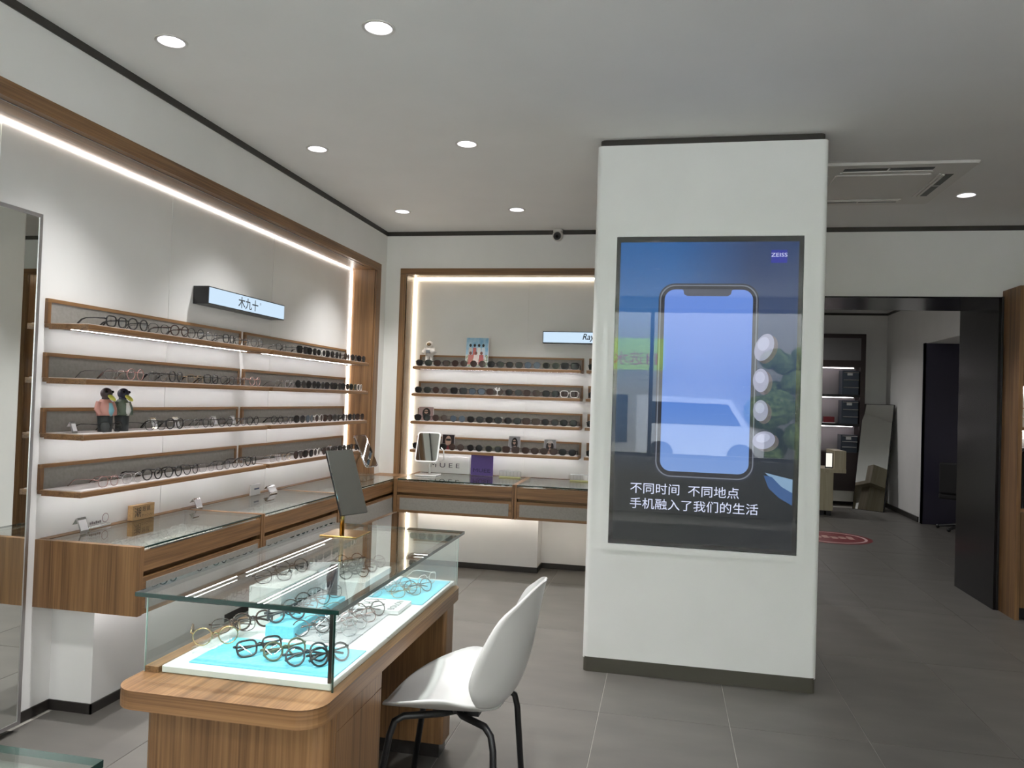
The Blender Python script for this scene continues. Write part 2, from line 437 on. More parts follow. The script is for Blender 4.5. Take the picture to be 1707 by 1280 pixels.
def build_cassette():
    o = thing('ceiling_air_conditioner', 'square ceiling cassette air conditioner with four slot vents', 'air conditioner', (1.265, 5.275, 2.93))
    bm = bm_new(); prism(bm, rrect(-0.475, 0.475, -0.475, 0.475, 0.03), -0.014, 0.0)
    for v in bm.verts:
        if v.co.z < -0.01: v.co.x *= 0.98; v.co.y *= 0.98
    part('face_panel', bm, 'white_plastic', o)
    bm = bm_new(); prism(bm, rrect(-0.275, 0.275, -0.275, 0.275, 0.02), -0.022, -0.012); part('intake_grille', bm, 'white_plastic', o)
    for k in range(4):
        R = Matrix.Rotation(k * PI / 2, 4, 'Z')
        bm = boxes((-0.25, 0.25, -0.40, -0.345, -0.0155, -0.006)); bmesh.ops.transform(bm, matrix=R, verts=bm.verts)
        s = part('air_slot', bm, 'black_metal', o)
        bm = boxes((-0.25, 0.25, -0.350, -0.335, -0.022, -0.013), (-0.004, 0.004, -0.40, -0.345, -0.018, -0.013), (-0.26, 0.26, -0.325, -0.312, -0.020, -0.013))
        bmesh.ops.transform(bm, matrix=R, verts=bm.verts); part('louvre', bm, 'white_plastic', o)
    return o
build_cassette()

def build_security_camera():
    o = thing('security_camera', 'small white ball security camera under the ceiling line of the back wall', 'camera', (-0.935, 6.47, 2.93))
    bm = bm_new(); lathe(bm, [(0.042, 0), (0.042, -0.02), (0.03, -0.03)], 16); part('mount', bm, 'white_plastic', o, True)
    bm = bm_new(); ball(bm, (0, -0.01, -0.055), 0.047, u=16, v=12); part('housing', bm, 'white_plastic', o, True)
    bm = bm_new(); tube(bm, [(0, -0.035, -0.06), (-0.001, -0.064, -0.072)], [0.034, 0.030], 16); part('lens_ring', bm, 'black_metal', o, False)
    bm = bm_new(); ball(bm, (-0.001, -0.062, -0.071), 0.014); part('lens', bm, 'lens_dark', o, True)
build_security_camera()

# ------------------------------------------------------------------ glasses
GM = {'black': mat('black_acetate', (24, 22, 22), 0.25), 'dark brown': mat('brown_acetate', (62, 44, 38), 0.25), 'grey': mat('grey_metal', (112, 108, 108), 0.25, 0.9),
      'silver': mat('silver_metal', (196, 194, 196), 0.2, 1.0), 'gold': mat('gold_metal', (196, 164, 122), 0.2, 1.0), 'rose': mat('rose_metal', (176, 136, 130), 0.25, 0.8),
      'clear': glass('clear_acetate', (0.80, 0.83, 0.83), 0.10), 'white': mat('white_acetate', (228, 224, 220), 0.3), 'charcoal': mat('charcoal_acetate', (52, 54, 60), 0.3),
      'olive': mat('olive_acetate', (84, 86, 60), 0.3)}
SHAPES = {  # half width, half height, exponent, rim radius, top flatten
    'round': (0.0255, 0.0240, 2.0, 0.0019), 'thick round': (0.0255, 0.0240, 2.15, 0.0030), 'square': (0.0270, 0.0215, 3.4, 0.0030),
    'thin': (0.0270, 0.0215, 2.7, 0.0014), 'rimless': (0.0265, 0.0200, 3.0, 0.0008), 'sun': (0.0290, 0.0240, 2.6, 0.0024),
    'sun square': (0.0300, 0.0245, 4.0, 0.0026), 'sun round': (0.0270, 0.0255, 2.1, 0.0016)}
_gl = {}
def glasses_meshes(shape, colour, lens, folded=False):
    key = (shape, colour, lens, folded)
    if key in _gl: return _gl[key]
    a, b, n, r = SHAPES[shape]
    cx = a + 0.0085; cz = b + r
    fm = GM[colour]; N = 18
    def outline(s, k=1.0):
        pts = []
        for i in range(N):
            t = 2 * PI * i / N; c, q = math.cos(t), math.sin(t)
            x = a * k * math.copysign(abs(c) ** (2 / n), c); z = b * k * math.copysign(abs(q) ** (2 / n), q)
            if z < 0: x *= 1 - 0.10 * (-z / b)
            pts.append((s * cx + x * 1.0, 0.004 * ((s * cx + x) / 0.06) ** 2, cz + z))
        return pts
    bm = bm_new()
    for s in (-1, 1): tube(bm, outline(s), r, 5, closed=True)
    tube(bm, [(-(cx - a * 0.96), 0, cz + b * 0.25), (0, -0.001, cz + b * 0.42), (cx - a * 0.96, 0, cz + b * 0.25)], r * 0.95, 5)
    for s in (-1, 1): tube(bm, [(s * (cx + a * 0.97), 0.004, cz + b * 0.42), (s * (cx + a + 0.005), 0.010, cz + b * 0.46)], r * 1.2, 5)
    fr = finish(bm, 'front_frame', fm, True)
    ls = []
    for s in (-1, 1):
        bm = bm_new(); o = outline(s, 0.985); lens_v = [bm.verts.new(p) for p in o]
        c0 = bm.verts.new((s * cx, -0.0012 + 0.004 * (cx / 0.06) ** 2, cz))
        for i in range(N): bm.faces.new((lens_v[i], lens_v[(i + 1) % N], c0))
        ls.append(finish(bm, 'lens', lens, True))
    ts = []
    for s in (-1, 1):
        xe = s * (cx + a + 0.005); zt = cz + b * 0.46
        bm = bm_new()
        if folded:      # temples swung in behind the lenses
            q = 0.004 if s < 0 else 0.0
            tube(bm, [(xe, 0.009, zt), (xe * 0.93, 0.017 + q, zt), (xe * 0.2, 0.018 + q, zt - 0.002), (-xe * 0.45, 0.020 + q, zt * 0.85), (-xe * 0.85, 0.022 + q, 0.024)], [r * 1.1, r, r * 0.9, r * 1.2, r * 1.3], 5)
        else: tube(bm, [(xe, 0.008, zt), (xe, 0.05, zt + 0.001), (xe * 0.99, 0.095, zt), (xe * 0.97, 0.115, zt * 0.82), (xe * 0.95, 0.142, r * 1.3)], [r * 1.1, r * 0.9, r * 0.9, r * 1.2, r * 1.3], 5)
        ts.append(finish(bm, 'temple', fm, True))
    _gl[key] = (fr, ls, ts)
    return _gl[key]

LENSN = {'lens': 'clear lenses', 'lens_dark': 'dark lenses', 'lens_brown': 'brown tinted lenses', 'lens_blue': 'blue-grey lenses'}
def pair(shape, colour, lens, loc, rz, where, group, tilt=0.0, roll=0.0, sc=1.0, folded=False):
    fr, ls, ts = glasses_meshes(shape, colour, lens, folded)
    sun = shape.startswith('sun')
    kind = 'sunglasses' if sun else 'eyeglasses'
    nm = 'sunglasses' if sun else 'eyeglasses'
    sh = shape.replace('sun', '').strip()
    lab = ' '.join(x for x in (colour, sh, kind, 'with ' + LENSN[lens] if sun and lens != 'lens_dark' and len(where.split()) < 8 else '', where) if x)
    o = thing(nm, lab, kind, loc, rz, group)
    o.rotation_euler = (tilt, roll, rz); o.scale = (sc, sc, sc)
    link('front_frame', fr, o)
    for m in ls: link('lens', m, o)
    for m in ts: link('temple', m, o)
    return o

# ------------------------------------------------------------------ wall shelves
SHELF_Z = [1.72, 1.48, 1.235, 0.985]
ORD = ['top', 'second', 'third', 'bottom']
def wall_shelf(wall, s0, L, z, label, group, led_col='led_shelf'):
    loc, rz = at(wall, s0, 0.0, z)
    o = thing('display_shelf', label, 'shelf', loc, rz, group)
    wx = 'wood_x'
    part('shelf_board', bev(boxes((0, L, 0.0, 0.222, 0, 0.018)), 0.0015, 1), wx, o)
    part('strip_shield', boxes((0, L, 0.001, 0.013, -0.0065, 0.001), (0.0005, 0.0125, 0.013, 0.20, -0.0065, 0.001), (L - 0.0125, L - 0.0005, 0.013, 0.20, -0.0065, 0.001)), wx, o)  # lip added under the board to hide the light strip from view
    part('shelf_liner', boxes((0.012, L - 0.012, 0.012, 0.20, 0.0175, 0.0215)), 'liner', o)
    part('back_panel', boxes((0.02, L - 0.02, 0.214, 0.223, 0.018, 0.116)), 'grey_panel', o)
    part('top_rail', boxes((0, L, 0.209, 0.224, 0.114, 0.13)), wx, o)
    part('end_rail', boxes((0, 0.02, 0.209, 0.224, 0.0185, 0.114)), 'wood_z', o)
    part('end_rail', boxes((L - 0.02, L, 0.209, 0.224, 0.0185, 0.114)), 'wood_z', o)
    part('light_strip', boxes((0.03, L - 0.03, 0.150, 0.157, -0.0012, 0.0005)), led_col, o)
    return o

D, LB, LG = 'lens_dark', 'lens_brown', 'lens_blue'
c_ = 'lens'
def fill(wall, s0, s1, z, items, where, group, d=0.028, jit=0.12, first=0):
    n = len(items); w = (s1 - s0) / n
    for i, it in enumerate(items):
        if it is None: continue
        sh, co, le = it
        wh = where.format(ORDN[i + first])
        s = s0 + w * (i + 0.5) + random.uniform(-0.004, 0.004)
        loc, rz = at(wall, s, d + random.uniform(-0.004, 0.01), z)
        pair(sh, co, le, loc, rz + random.uniform(-jit, jit), wh, group, sc=min(1.1, w / (0.148 if sh.startswith('sun') else 0.142)))

R_, TR, SQ, TH, RL = 'round', 'thick round', 'square', 'thin', 'rimless'
S_, SS, SR = 'sun', 'sun square', 'sun round'
LEFT1 = [
    [(SQ, 'black', c_), (TR, 'black', c_), (TH, 'black', c_), (TR, 'dark brown', c_), (R_, 'black', c_), (TH, 'grey', c_), (SQ, 'black', c_), (TH, 'black', c_), (R_, 'grey', c_)],
    [(TH, 'grey', c_), (R_, 'rose', c_), (TH, 'grey', c_), (TR, 'black', c_), (RL, 'gold', c_), (SQ, 'black', c_), (TH, 'black', c_), (TH, 'grey', c_), (R_, 'rose', c_)],
    [(TH, 'black', c_), None, (TH, 'black', c_), (TR, 'black', c_), (TH, 'clear', c_), (R_, 'black', c_), (R_, 'black', c_), (TH, 'grey', c_), (R_, 'black', c_)],
    [(TH, 'rose', c_), (TH, 'silver', c_), (TR, 'black', c_), (TR, 'black', c_), (R_, 'black', c_), (TH, 'clear', c_), (TH, 'black', c_), (R_, 'grey', c_), (TR, 'black', c_)]]
LEFT2 = [
    [(TH, 'black', c_), (TH, 'clear', c_), (SS, 'black', D), (S_, 'black', D), (S_, 'white', D), (S_, 'black', D), (SR, 'charcoal', D), (S_, 'dark brown', LB), (S_, 'black', D), (S_, 'black', D)],
    [(TH, 'grey', c_), (TH, 'silver', c_), (SR, 'black', D), (SR, 'black', D), (SR, 'charcoal', D), (S_, 'black', D), (S_, 'black', D), (SR, 'black', D), (S_, 'olive', D), (S_, 'white', LB)],
    [(R_, 'black', c_), (TH, 'black', c_), (S_, 'black', D), (SR, 'charcoal', LG), (SR, 'white', LB), (S_, 'dark brown', LB), (S_, 'black', D), (SR, 'black', D), (S_, 'black', D), (S_, 'dark brown', LB)],
    [(TH, 'silver', c_), (RL, 'gold', c_), (SR, 'black', LB), (S_, 'dark brown', D), (SR, 'white', LB), (SR, 'dark brown', LB), (S_, 'black', D), (S_, 'black', D), (S_, 'black', D), (S_, 'dark brown', D)]]
BACK1 = [
    [(S_, 'black', D), (S_, 'black', LB), (SR, 'dark brown', LB), (SR, 'dark brown', LB), (S_, 'black', D), (S_, 'dark brown', D), (SR, 'charcoal', LG), (S_, 'olive', D), (SS, 'black', D)],
    [(S_, 'black', D), (SR, 'dark brown', LB), (SS, 'black', D), (S_, 'black', LG), (S_, 'dark brown', LB), (S_, 'dark brown', D), (S_, 'dark brown', LB), (S_, 'black', D), (SS, 'white', LB)],
    [(S_, 'black', D), (SR, 'dark brown', LB), (SR, 'grey', LG), (S_, 'black', D), (S_, 'black', D), (S_, 'black', D), (SS, 'dark brown', LB), (S_, 'dark brown', D), (S_, 'black', D)],
    [(S_, 'black', D), (S_, 'black', D), (SR, 'dark brown', LB), (SR, 'black', D), (S_, 'olive', D), (SS, 'dark brown', LB), (S_, 'dark brown', LB), (S_, 'dark brown', LB), (S_, 'black', D)]]
for k, z in enumerate(SHELF_Z):
    wall_shelf('left', 2.925, 1.583, z, f'{ORD[k]} oak display shelf with grey back beside the tall wall mirror', 'oak display shelves')
    wall_shelf('left', 4.553, 1.62, z, f'{ORD[k]} oak display shelf with grey back in the bay before the corner', 'oak display shelves')
    wall_shelf('back', -2.205, 1.5, z, f'{ORD[k]} oak sunglasses shelf with grey back on the back wall', 'oak display shelves', 'led_shelf')
    wall_shelf('back', -0.66, 1.5, z, f'{ORD[k]} oak sunglasses shelf running behind the white column', 'oak display shelves', 'led_shelf')
    zz = z + 0.0215
    fill('left', 3.06, 4.47, zz, LEFT1[k], f'{{}} from the wall mirror along the {ORD[k]} shelf', f'glasses on the {ORD[k]} shelf beside the mirror')
    fill('left', 4.62, 6.16, zz, LEFT2[k], f'{{}} from the wall mirror along the {ORD[k]} shelf', f'glasses on the {ORD[k]} shelf before the corner', first=9)
    fill('back', -2.19, -0.72, zz, BACK1[k], f'{{}} from the corner on the {ORD[k]} back wall shelf', f'sunglasses on the {ORD[k]} back wall shelf', jit=0.05)
    fill('back', -0.65, -0.49, zz, [(S_, 'black', D)], f'on the {ORD[k]} shelf running behind the white column', f'sunglasses on the {ORD[k]} shelf behind the column', jit=0.05)

# ------------------------------------------------------------------ wall counters
def counter(wall, s0, L, d_front, depth, z0, z1, label, group, ends=(False, False), tray_n=6, where='', gname=''):
    loc, rz = at(wall, s0, d_front, 0)
    o = thing('wall_counter', label, 'display counter', loc, rz, group)
    e0 = 0.03 if ends[0] else 0.018; e1 = L - (0.03 if ends[1] else 0.018)
    part('side_panel', boxes((0, e0, -0.004, depth, z0, z1)), 'wood_z', o)
    part('side_panel', boxes((e1, L, -0.004, depth, z0, z1)), 'wood_z', o)
    part('bottom_panel', boxes((e0, e1, 0.004, depth, z0, z0 + 0.018)), 'wood_x', o)
    part('back_ledge', boxes((e0, e1, depth - 0.045, depth, z1 - 0.10, z1 + 0.001)), 'wood_x', o)
    fl = part('flap_front', boxes((e0 + 0.002, e1 - 0.002, 0.0, 0.018, z1 - 0.110, z1 - 0.022)), 'wood_x', o)
    part('pull_gap', boxes((e0, e1, 0.055, 0.065, z1 - 0.16, z1 - 0.105)), 'wood_x', o)
    dr = part('drawer_front', boxes((e0 + 0.002, e1 - 0.002, 0.0, 0.018, z0 + 0.003, z1 - 0.135)), 'wood_x', o)
    part('grey_inset', boxes((e0 + 0.025, e1 - 0.025, -0.002, 0.004, z0 + 0.022, z1 - 0.155)), 'grey_panel', dr)
    part('display_tray', boxes((e0, e1, 0.018, depth - 0.045, z1 - 0.105, z1 - 0.085)), 'tray', o)
    bm = bm_new(); box(bm, e0 + 0.001, e1 - 0.001, 0.001, depth - 0.046, z1 - 0.009, z1 - 0.001)
    g = part('glass_top', bm, 'glass', o)
    part('glass_edge', boxes((e0 + 0.001, e1 - 0.001, -0.001, 0.001, z1 - 0.009, z1 - 0.001)), 'glass_edge', g)
    part('light_strip', boxes((0.03, L - 0.03, depth - 0.295, depth - 0.287, z0 - 0.002, z0 + 0.001)), 'led_under' if wall == 'back' else 'led_shelf', o)
    part('edge_strip', boxes((e0 + 0.05, e1 - 0.05, 0.0015, 0.006, z1 - 0.021, z1 - 0.015)), 'chrome', o)
    R = Matrix.Rotation(rz, 3, 'Z')
    cols = [('thin', 'grey', c_), ('round', 'white', c_), ('thin', 'gold', c_), ('square', 'clear', c_), ('round', 'silver', c_), ('thin', 'charcoal', c_), ('square', 'white', c_), ('round', 'grey', c_)]
    nrow = 3 if depth < 0.6 else 3
    for i in range(tray_n):
        for j in range(nrow):
            lx = e0 + (e1 - e0) * (i + 0.5) / tray_n + random.uniform(-0.008, 0.008)
            ly = 0.035 + j * (depth - 0.08 - 0.145) / (nrow - 1) * 0.99
            p = Vector(loc) + R @ Vector((lx, ly, z1 - 0.085))
            sh, co, le = random.choice(cols)
            pair(sh, co, le, p, rz + random.uniform(-0.1, 0.1), f'{ORDN[i]} from the {"mirror" if wall == "left" else "corner"}, {("front", "middle", "back")[j]} row under the {where} glass', gname, -0.5, folded=True)
    return o
LW = [(2.93, 1.03), (3.965, 1.03), (5.0, 1.27)]
LN = ['next to the tall mirror', 'in the middle of the run', 'against the room corner']
for k, (s, L) in enumerate(LW):
    counter('left', s, L, -0.292, 0.519, 0.49, 0.785, f'glass-topped oak wall counter with grey drawer inset, {LN[k]}', 'oak wall counters', (k == 0, k == 2), 6,
            ('mirror-end counter', 'middle counter', 'corner-end counter')[k], f'frames under the counter glass {LN[k]}')
BW = [(-2.172, 1.012, 'first from the room corner'), (-1.157, 1.0, 'disappearing behind the white column')]
for k, (s, L, wh) in enumerate(BW):
    counter('back', s, L, -0.45, 0.672, 0.515, 0.79, f'glass-topped oak counter along the back wall, {wh}', 'oak wall counters', (k == 0, False), 5,
            ('back wall counter', 'column-side counter')[k], f'frames under the back counter glass, {wh}')
# filler that closes the corner behind the end counter
t6 = struct('trim_6', boxes((-2.472, -2.187, 6.275, 6.499, 0.49, 0.782)), 'wood_z')

# ------------------------------------------------------------------ illuminated brand boxes
def light_box(wall, s0, L, z0, z1, dep, label, txt, tw, th, off=0.0, shear=0.0):
    loc, rz = at(wall, s0, 0.223 - dep, z0)
    o = thing('light_box_sign', label, 'sign', loc, rz, 'illuminated name boxes')
    H = z1 - z0
    part('box_body', boxes((0, L, 0.002, dep, 0, H)), 'black_metal', o)
    part('lit_face', boxes((0.006, L - 0.006, -0.001, 0.004, 0.006, H - 0.006)), emis('sign_light', (205, 228, 248), 0.72), o)
    lettering(o, txt, mat('sign_ink', (34, 36, 40), 0.6), (L / 2 + off, -0.0012, H / 2), width=tw, height=th, shear=shear, bold=0.0012)
    return o
sg = light_box('left', 4.00, 0.90, 1.965, 2.068, 0.10, 'black box sign with glowing white face and three dark characters', '木九十', 0.235, 0.07, -0.02)
lettering(sg, '®', 'ink', (0.575, -0.0012, 0.07), height=0.016, name='mark')
light_box('back', -1.068, 0.92, 1.975, 2.078, 0.07, 'glowing white box sign with script lettering half hidden by the column', 'Ray-Ban', 0.22, 0.07, 0.0, 0.25)

# ------------------------------------------------------------------ display tables with glass cases
def display_table(x0, x1, y0, y1, label, glabel, full):
    """oak table (top z .655) and its glass case"""
    cx, cy = (x0 + x1) / 2, (y0 + y1) / 2
    t = thing('display_table', label, 'table', (cx, cy, 0), 0, 'oak display tables')
    bm = bm_new(); prism(bm, rrect(x0, x1, y0, y1, 0.075, 8), 0.605, 0.655); bm.normal_update()
    for f in bm.faces: f.material_index = 0 if abs(f.normal.z) > 0.5 else 1
    world_part('table_top', bm, ['wood_y', 'wood_level'], t)
    bm = bm_new(); prism(bm, rrect(x0 + 0.06, x1 - 0.002, y0 + 0.06, y0 + 0.465, 0.05, 6), 0.03, 0.606); world_part('pedestal', bm, 'wood_z', t)
    world_part('drawer_front', boxes((x1 - 0.006, x1 - 0.0005, y0 + 0.125, y0 + 0.463, 0.557, 0.604)), 'wood_z', t)
    world_part('drawer_front', boxes((x1 - 0.006, x1 - 0.0005, y0 + 0.125, y0 + 0.463, 0.05, 0.554)), 'wood_z', t)
    world_part('plinth', boxes((x0 + 0.09, x1 - 0.03, y0 + 0.1, y0 + 0.45, 0, 0.031)), 'skirt', t)
    bm = bm_new(); prism(bm, rrect(x0 + 0.06, x1 - 0.002, y1 - 0.235, y1 - 0.12, 0.012, 3), 0.06, 0.606); world_part('leg_panel', bm, 'wood_z', t)
    world_part('plinth', boxes((x0 + 0.08, x1 - 0.02, y1 - 0.22, y1 - 0.13, 0, 0.061)), 'skirt', t)
    world_part('back_apron', boxes((x0 + 0.06, x0 + 0.08, y0 + 0.46, y1 - 0.23, 0.2, 0.606)), 'wood_y', t)
    # case
    g0, g1, h0, h1 = x0 + 0.008, x1 - 0.020, y0 + 0.137, y1 - 0.02
    c = thing('glass_case', glabel, 'display case', (cx, cy, 0.655), 0, 'glass cases on the oak tables')
    Z0, Z1, ZT = 0.654, 0.874, 0.886
    strip = 'light_strip' if full else 'light_strip_offscreen'
    def pane(name, b, edge=()):
        p = world_part(name, boxes(b), 'glass', c); return p
    pane('glass_front', (g0, g1, h0, h0 + 0.006, Z0, Z1)); pane('glass_right', (g1 - 0.006, g1, h0 + 0.006, h1, Z0, Z1))
    pane('glass_back', (g0, g1, h1 - 0.006, h1, Z0, Z1))
    bm = boxes((g0 - 0.022, g1 + 0.02, h0 - 0.025, h1 + 0.025, Z1, ZT)); bm.faces.ensure_lookup_table()
    for f in bm.faces: f.material_index = 0 if abs(f.normal.z) > 0.5 else 1
    bm.normal_update()
    for f in bm.faces: f.material_index = 0 if abs(f.normal.z) > 0.5 else 1
    world_part('glass_top', bm, ['glass', 'glass_edge'], c)
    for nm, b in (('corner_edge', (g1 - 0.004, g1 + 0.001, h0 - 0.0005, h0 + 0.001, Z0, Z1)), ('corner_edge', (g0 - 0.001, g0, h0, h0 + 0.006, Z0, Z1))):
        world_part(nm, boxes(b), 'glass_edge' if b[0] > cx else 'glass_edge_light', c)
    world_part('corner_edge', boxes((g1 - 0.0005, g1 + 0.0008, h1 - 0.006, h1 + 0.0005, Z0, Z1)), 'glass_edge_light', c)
    world_part('post', boxes((g1 - 0.020, g1 - 0.010, h0 + 0.008, h0 + 0.018, 0.676, Z1)), 'black_metal', c)
    world_part('wood_rail', boxes((g0 + 0.002, g0 + 0.045, h0 + 0.001, h1 - 0.001, 0.655, 0.672)), 'wood_y', c)
    world_part('lamp_bar', boxes((g0 + 0.04, g1 - 0.02, h0 + 0.007, h0 + 0.025, Z1 - 0.012, Z1 - 0.0005)), 'black_metal', c)
    world_part(strip, boxes((g0 + 0.05, g1 - 0.03, h0 + 0.017, h0 + 0.023, Z1 - 0.0145, Z1 - 0.0118)), 'led_case', c)
    world_part('lamp_bar', boxes((g1 - 0.026, g1 - 0.007, h0 + 0.03, h1 - 0.02, Z1 - 0.012, Z1 - 0.0005)), 'black_metal', c)
    world_part(strip, boxes((g1 - 0.023, g1 - 0.017, h0 + 0.04, h1 - 0.03, Z1 - 0.0145, Z1 - 0.0118)), 'led_case', c)
    tr = world_part('tray_board', bev(boxes((g0 + 0.050, g1 - 0.010, h0 + 0.008, h1 - 0.008, 0.6555, 0.675)), 0.002, 1), 'white_gloss', c)
    return t, c, (g0, g1, h0, h1)

_, CASE, (G0, G1, H0, H1) = display_table(-1.452, -0.845, 1.845, 3.28, 'oak display table with rounded corners and knee space beside the white chair',
              'long glass case with blue mats and spectacles on the oak table', True)
display_table(-1.452, -0.845, -0.35, 1.066, 'oak display table carrying the glass case in the foreground corner', 'glass case whose green edge shows in the foreground corner', False)

ZTR = 0.675
def flat(name, label, cat, x0, x1, y0, y1, m, th=0.003, group=None, z=ZTR):
    o = link(name, finish(bev(boxes((x0 - (x0 + x1) / 2, x1 - (x0 + x1) / 2, y0 - (y0 + y1) / 2, y1 - (y0 + y1) / 2, 0, th)), min(0.0008, th / 3), 1), name, m), None, ((x0 + x1) / 2, (y0 + y1) / 2, z))
    return tag(o, label, cat, group)
flat('display_mat', 'bright blue felt mat at the pedestal end of the glass case', 'mat', -1.335, -0.885, 2.03, 2.27, 'blue_mat', 0.004, 'felt mats in the case')
flat('display_mat', 'grey felt mat between the two blue mats in the glass case', 'mat', -1.16, -0.96, 2.31, 2.78, 'grey_mat', 0.004, 'felt mats in the case')
flat('display_mat', 'bright blue felt mat at the leg panel end of the glass case', 'mat', -1.24, -0.885, 2.83, 3.22, 'blue_mat', 0.004, 'felt mats in the case')
def riser(label, x0, x1, y0, y1, h, m, z=ZTR):
    o = link('riser_block', finish(bev(boxes((-(x1 - x0) / 2, (x1 - x0) / 2, -(y1 - y0) / 2, (y1 - y0) / 2, 0, h)), 0.003, 2), 'riser_block', m), None, ((x0 + x1) / 2, (y0 + y1) / 2, z))
    return tag(o, label, 'riser', 'risers in the glass case')
riser('tall white riser block standing at the wood rail of the case', -1.375, -1.255, 2.42, 2.70, 0.13, 'white_gloss')
riser('long white riser step behind the tall white block', -1.33, -1.11, 2.80, 3.10, 0.075, 'white_gloss')
riser('long pale blue riser step beside the tall white block', -1.25, -1.15, 2.31, 2.72, 0.04, 'blue_mat')
riser('low clear acrylic riser at the corner of the case', -1.375, -1.29, 2.10, 2.34, 0.02, 'acrylic')

def gpair(sh, co, le, x, y, z, rz, where, folded=True):
    pair(sh, co, le, (x, y, z + 0.0015), rz, where, 'spectacles in the glass case', -0.5 if folded else 0.0, folded=folded, sc=1.08)
w = 'on the blue mat at the pedestal end of the glass case'
gpair(SQ, 'black', c_, -1.165, 2.135, ZTR + 0.004, 0.85, w)
gpair(TR, 'olive', c_, -1.075, 2.125, ZTR + 0.004, 0.90, w)
gpair(TR, 'charcoal', c_, -0.995, 2.105, ZTR + 0.004, 0.90, w)
gpair(TR, 'black', c_, -0.93, 2.125, ZTR + 0.004, 1.0, w)
w = 'on the clear riser by the wood rail of the case'
gpair(R_, 'gold', c_, -1.315, 2.13, ZTR + 0.02, 0.55, w, False); gpair(TH, 'dark brown', c_, -1.33, 2.26, ZTR + 0.02, 0.7, w); gpair(TR, 'dark brown', c_, -1.29, 2.315, ZTR + 0.02, 0.85, w)
w = 'on the pale blue riser step in the case'
for k, (sh, co) in enumerate(((TR, 'charcoal'), (R_, 'grey'), (R_, 'black'), (TH, 'charcoal'))):
    gpair(sh, co, c_, -1.195, 2.36 + 0.098 * k, ZTR + 0.04, 0.9, w)
w = 'on the tall white riser block in the case'
for k, (sh, co) in enumerate(((TH, 'charcoal'), (R_, 'black'))):
    gpair(sh, co, c_, -1.315, 2.49 + 0.135 * k, ZTR + 0.13, 0.95, w)
w = 'on the grey mat in the middle of the case'
for k in range(4):
    gpair((R_, TH)[k % 2], ('grey', 'silver', 'charcoal', 'gold')[k], c_, -1.105, 2.36 + 0.085 * k, ZTR + 0.004, 0.85 + 0.1 * (k % 2), w)
    gpair((TH, R_, TH, R_)[k], ('clear', 'silver', 'rose', 'dark brown')[k], c_, -1.005, 2.35 + 0.085 * k, ZTR + 0.004, 0.95 - 0.1 * (k % 2), w)
w = 'on the long white riser step in the case'
for k in range(3):
    gpair((R_, TH, R_)[k], ('silver', 'black', 'grey')[k], c_, -1.265, 2.855 + 0.092 * k, ZTR + 0.075, 0.9, w)
    gpair((R_, TR, R_)[k], ('black', 'charcoal', 'dark brown')[k], c_, -1.165, 2.85 + 0.092 * k, ZTR + 0.075, 0.9, w)
w = 'on the blue mat at the leg panel end of the case'
for k in range(4): gpair((TH, R_, TH, R_)[k], ('clear', 'silver', 'gold', 'grey')[k], c_, (-1.06, -1.03, -0.97, -0.945)[k], (2.90, 2.985, 2.915, 2.99)[k], ZTR + 0.004, 0.9, w)
gpair(TH, 'white', c_, -0.955, 3.12, ZTR + 0.004, 1.3, w, False)

# brand cards inside the case
def case_card(label, x0, x1, y0, y1, z, txt, letters=True, rot=0.0):
    o = thing('brand_card', label, 'card', ((x0 + x1) / 2, (y0 + y1) / 2, z), rot, 'cards in the glass case')
    a, b = (x1 - x0) / 2, (y1 - y0) / 2
    part('card_body', boxes((-a, a, -b, b, 0, 0.012)), 'paper', o)
    return o, a, b
o, a, b = case_card('white card with a drawn spectacle frame lying on the grey mat', -1.12, -0.925, 2.67, 2.82, ZTR + 0.004, 'BOLON')
lettering(o, 'BOLON', 'ink', (a - 0.035, 0.0, 0.0122), (0, 0, PI / 2), width=0.125, height=0.026)
bm = bm_new()
for s in (-1, 1): tube(bm, [(-0.045 + 0.028 * math.cos(2 * PI * i / 20), 0.031 * s + 0.024 * math.sin(2 * PI * i / 20), 0.0125) for i in range(20)], 0.0012, 4, closed=True)
tube(bm, [(-0.045, -0.008, 0.0125), (-0.042, 0, 0.0125), (-0.045, 0.008, 0.0125)], 0.0012, 4)
tube(bm, [(-0.045, 0.055, 0.0125), (0.0, 0.062, 0.0125)], 0.0012, 4); part('spectacle_print', bm, 'ink', o)
o, a, b = case_card('white leaflet with pink print on the far blue mat', -1.19, -1.09, 3.02, 3.19, ZTR + 0.004, '')
part('pink_print', boxes((-a + 0.01, a - 0.02, -b + 0.02, b - 0.02, 0.0118, 0.0126)), mat('pink_print', (222, 168, 168), 0.6), o)
o = thing('brand_card', 'upright white card with dark portrait leaning behind the tall white block', 'card', (-1.245, 2.735, ZTR), 0.3, 'cards in the glass case')
bm = boxes((-0.055, 0.055, -0.004, 0.004, 0, 0.155)); part('card_body', bm, 'paper', o)
bm = bm_new(); prism_xz(bm, [(0.0, 0.0), (0.05, 0.0), (0.05, 0.15), (0.022, 0.15), (0.008, 0.10), (0.014, 0.05)], -0.0052, -0.004); part('portrait_print', bm, mat('portrait_dark', (72, 66, 76), 0.6), o)
lettering(o, 'BOLON', 'ink', (-0.033, -0.0042, 0.075), (PI / 2, PI / 2, 0), width=0.10, height=0.02)

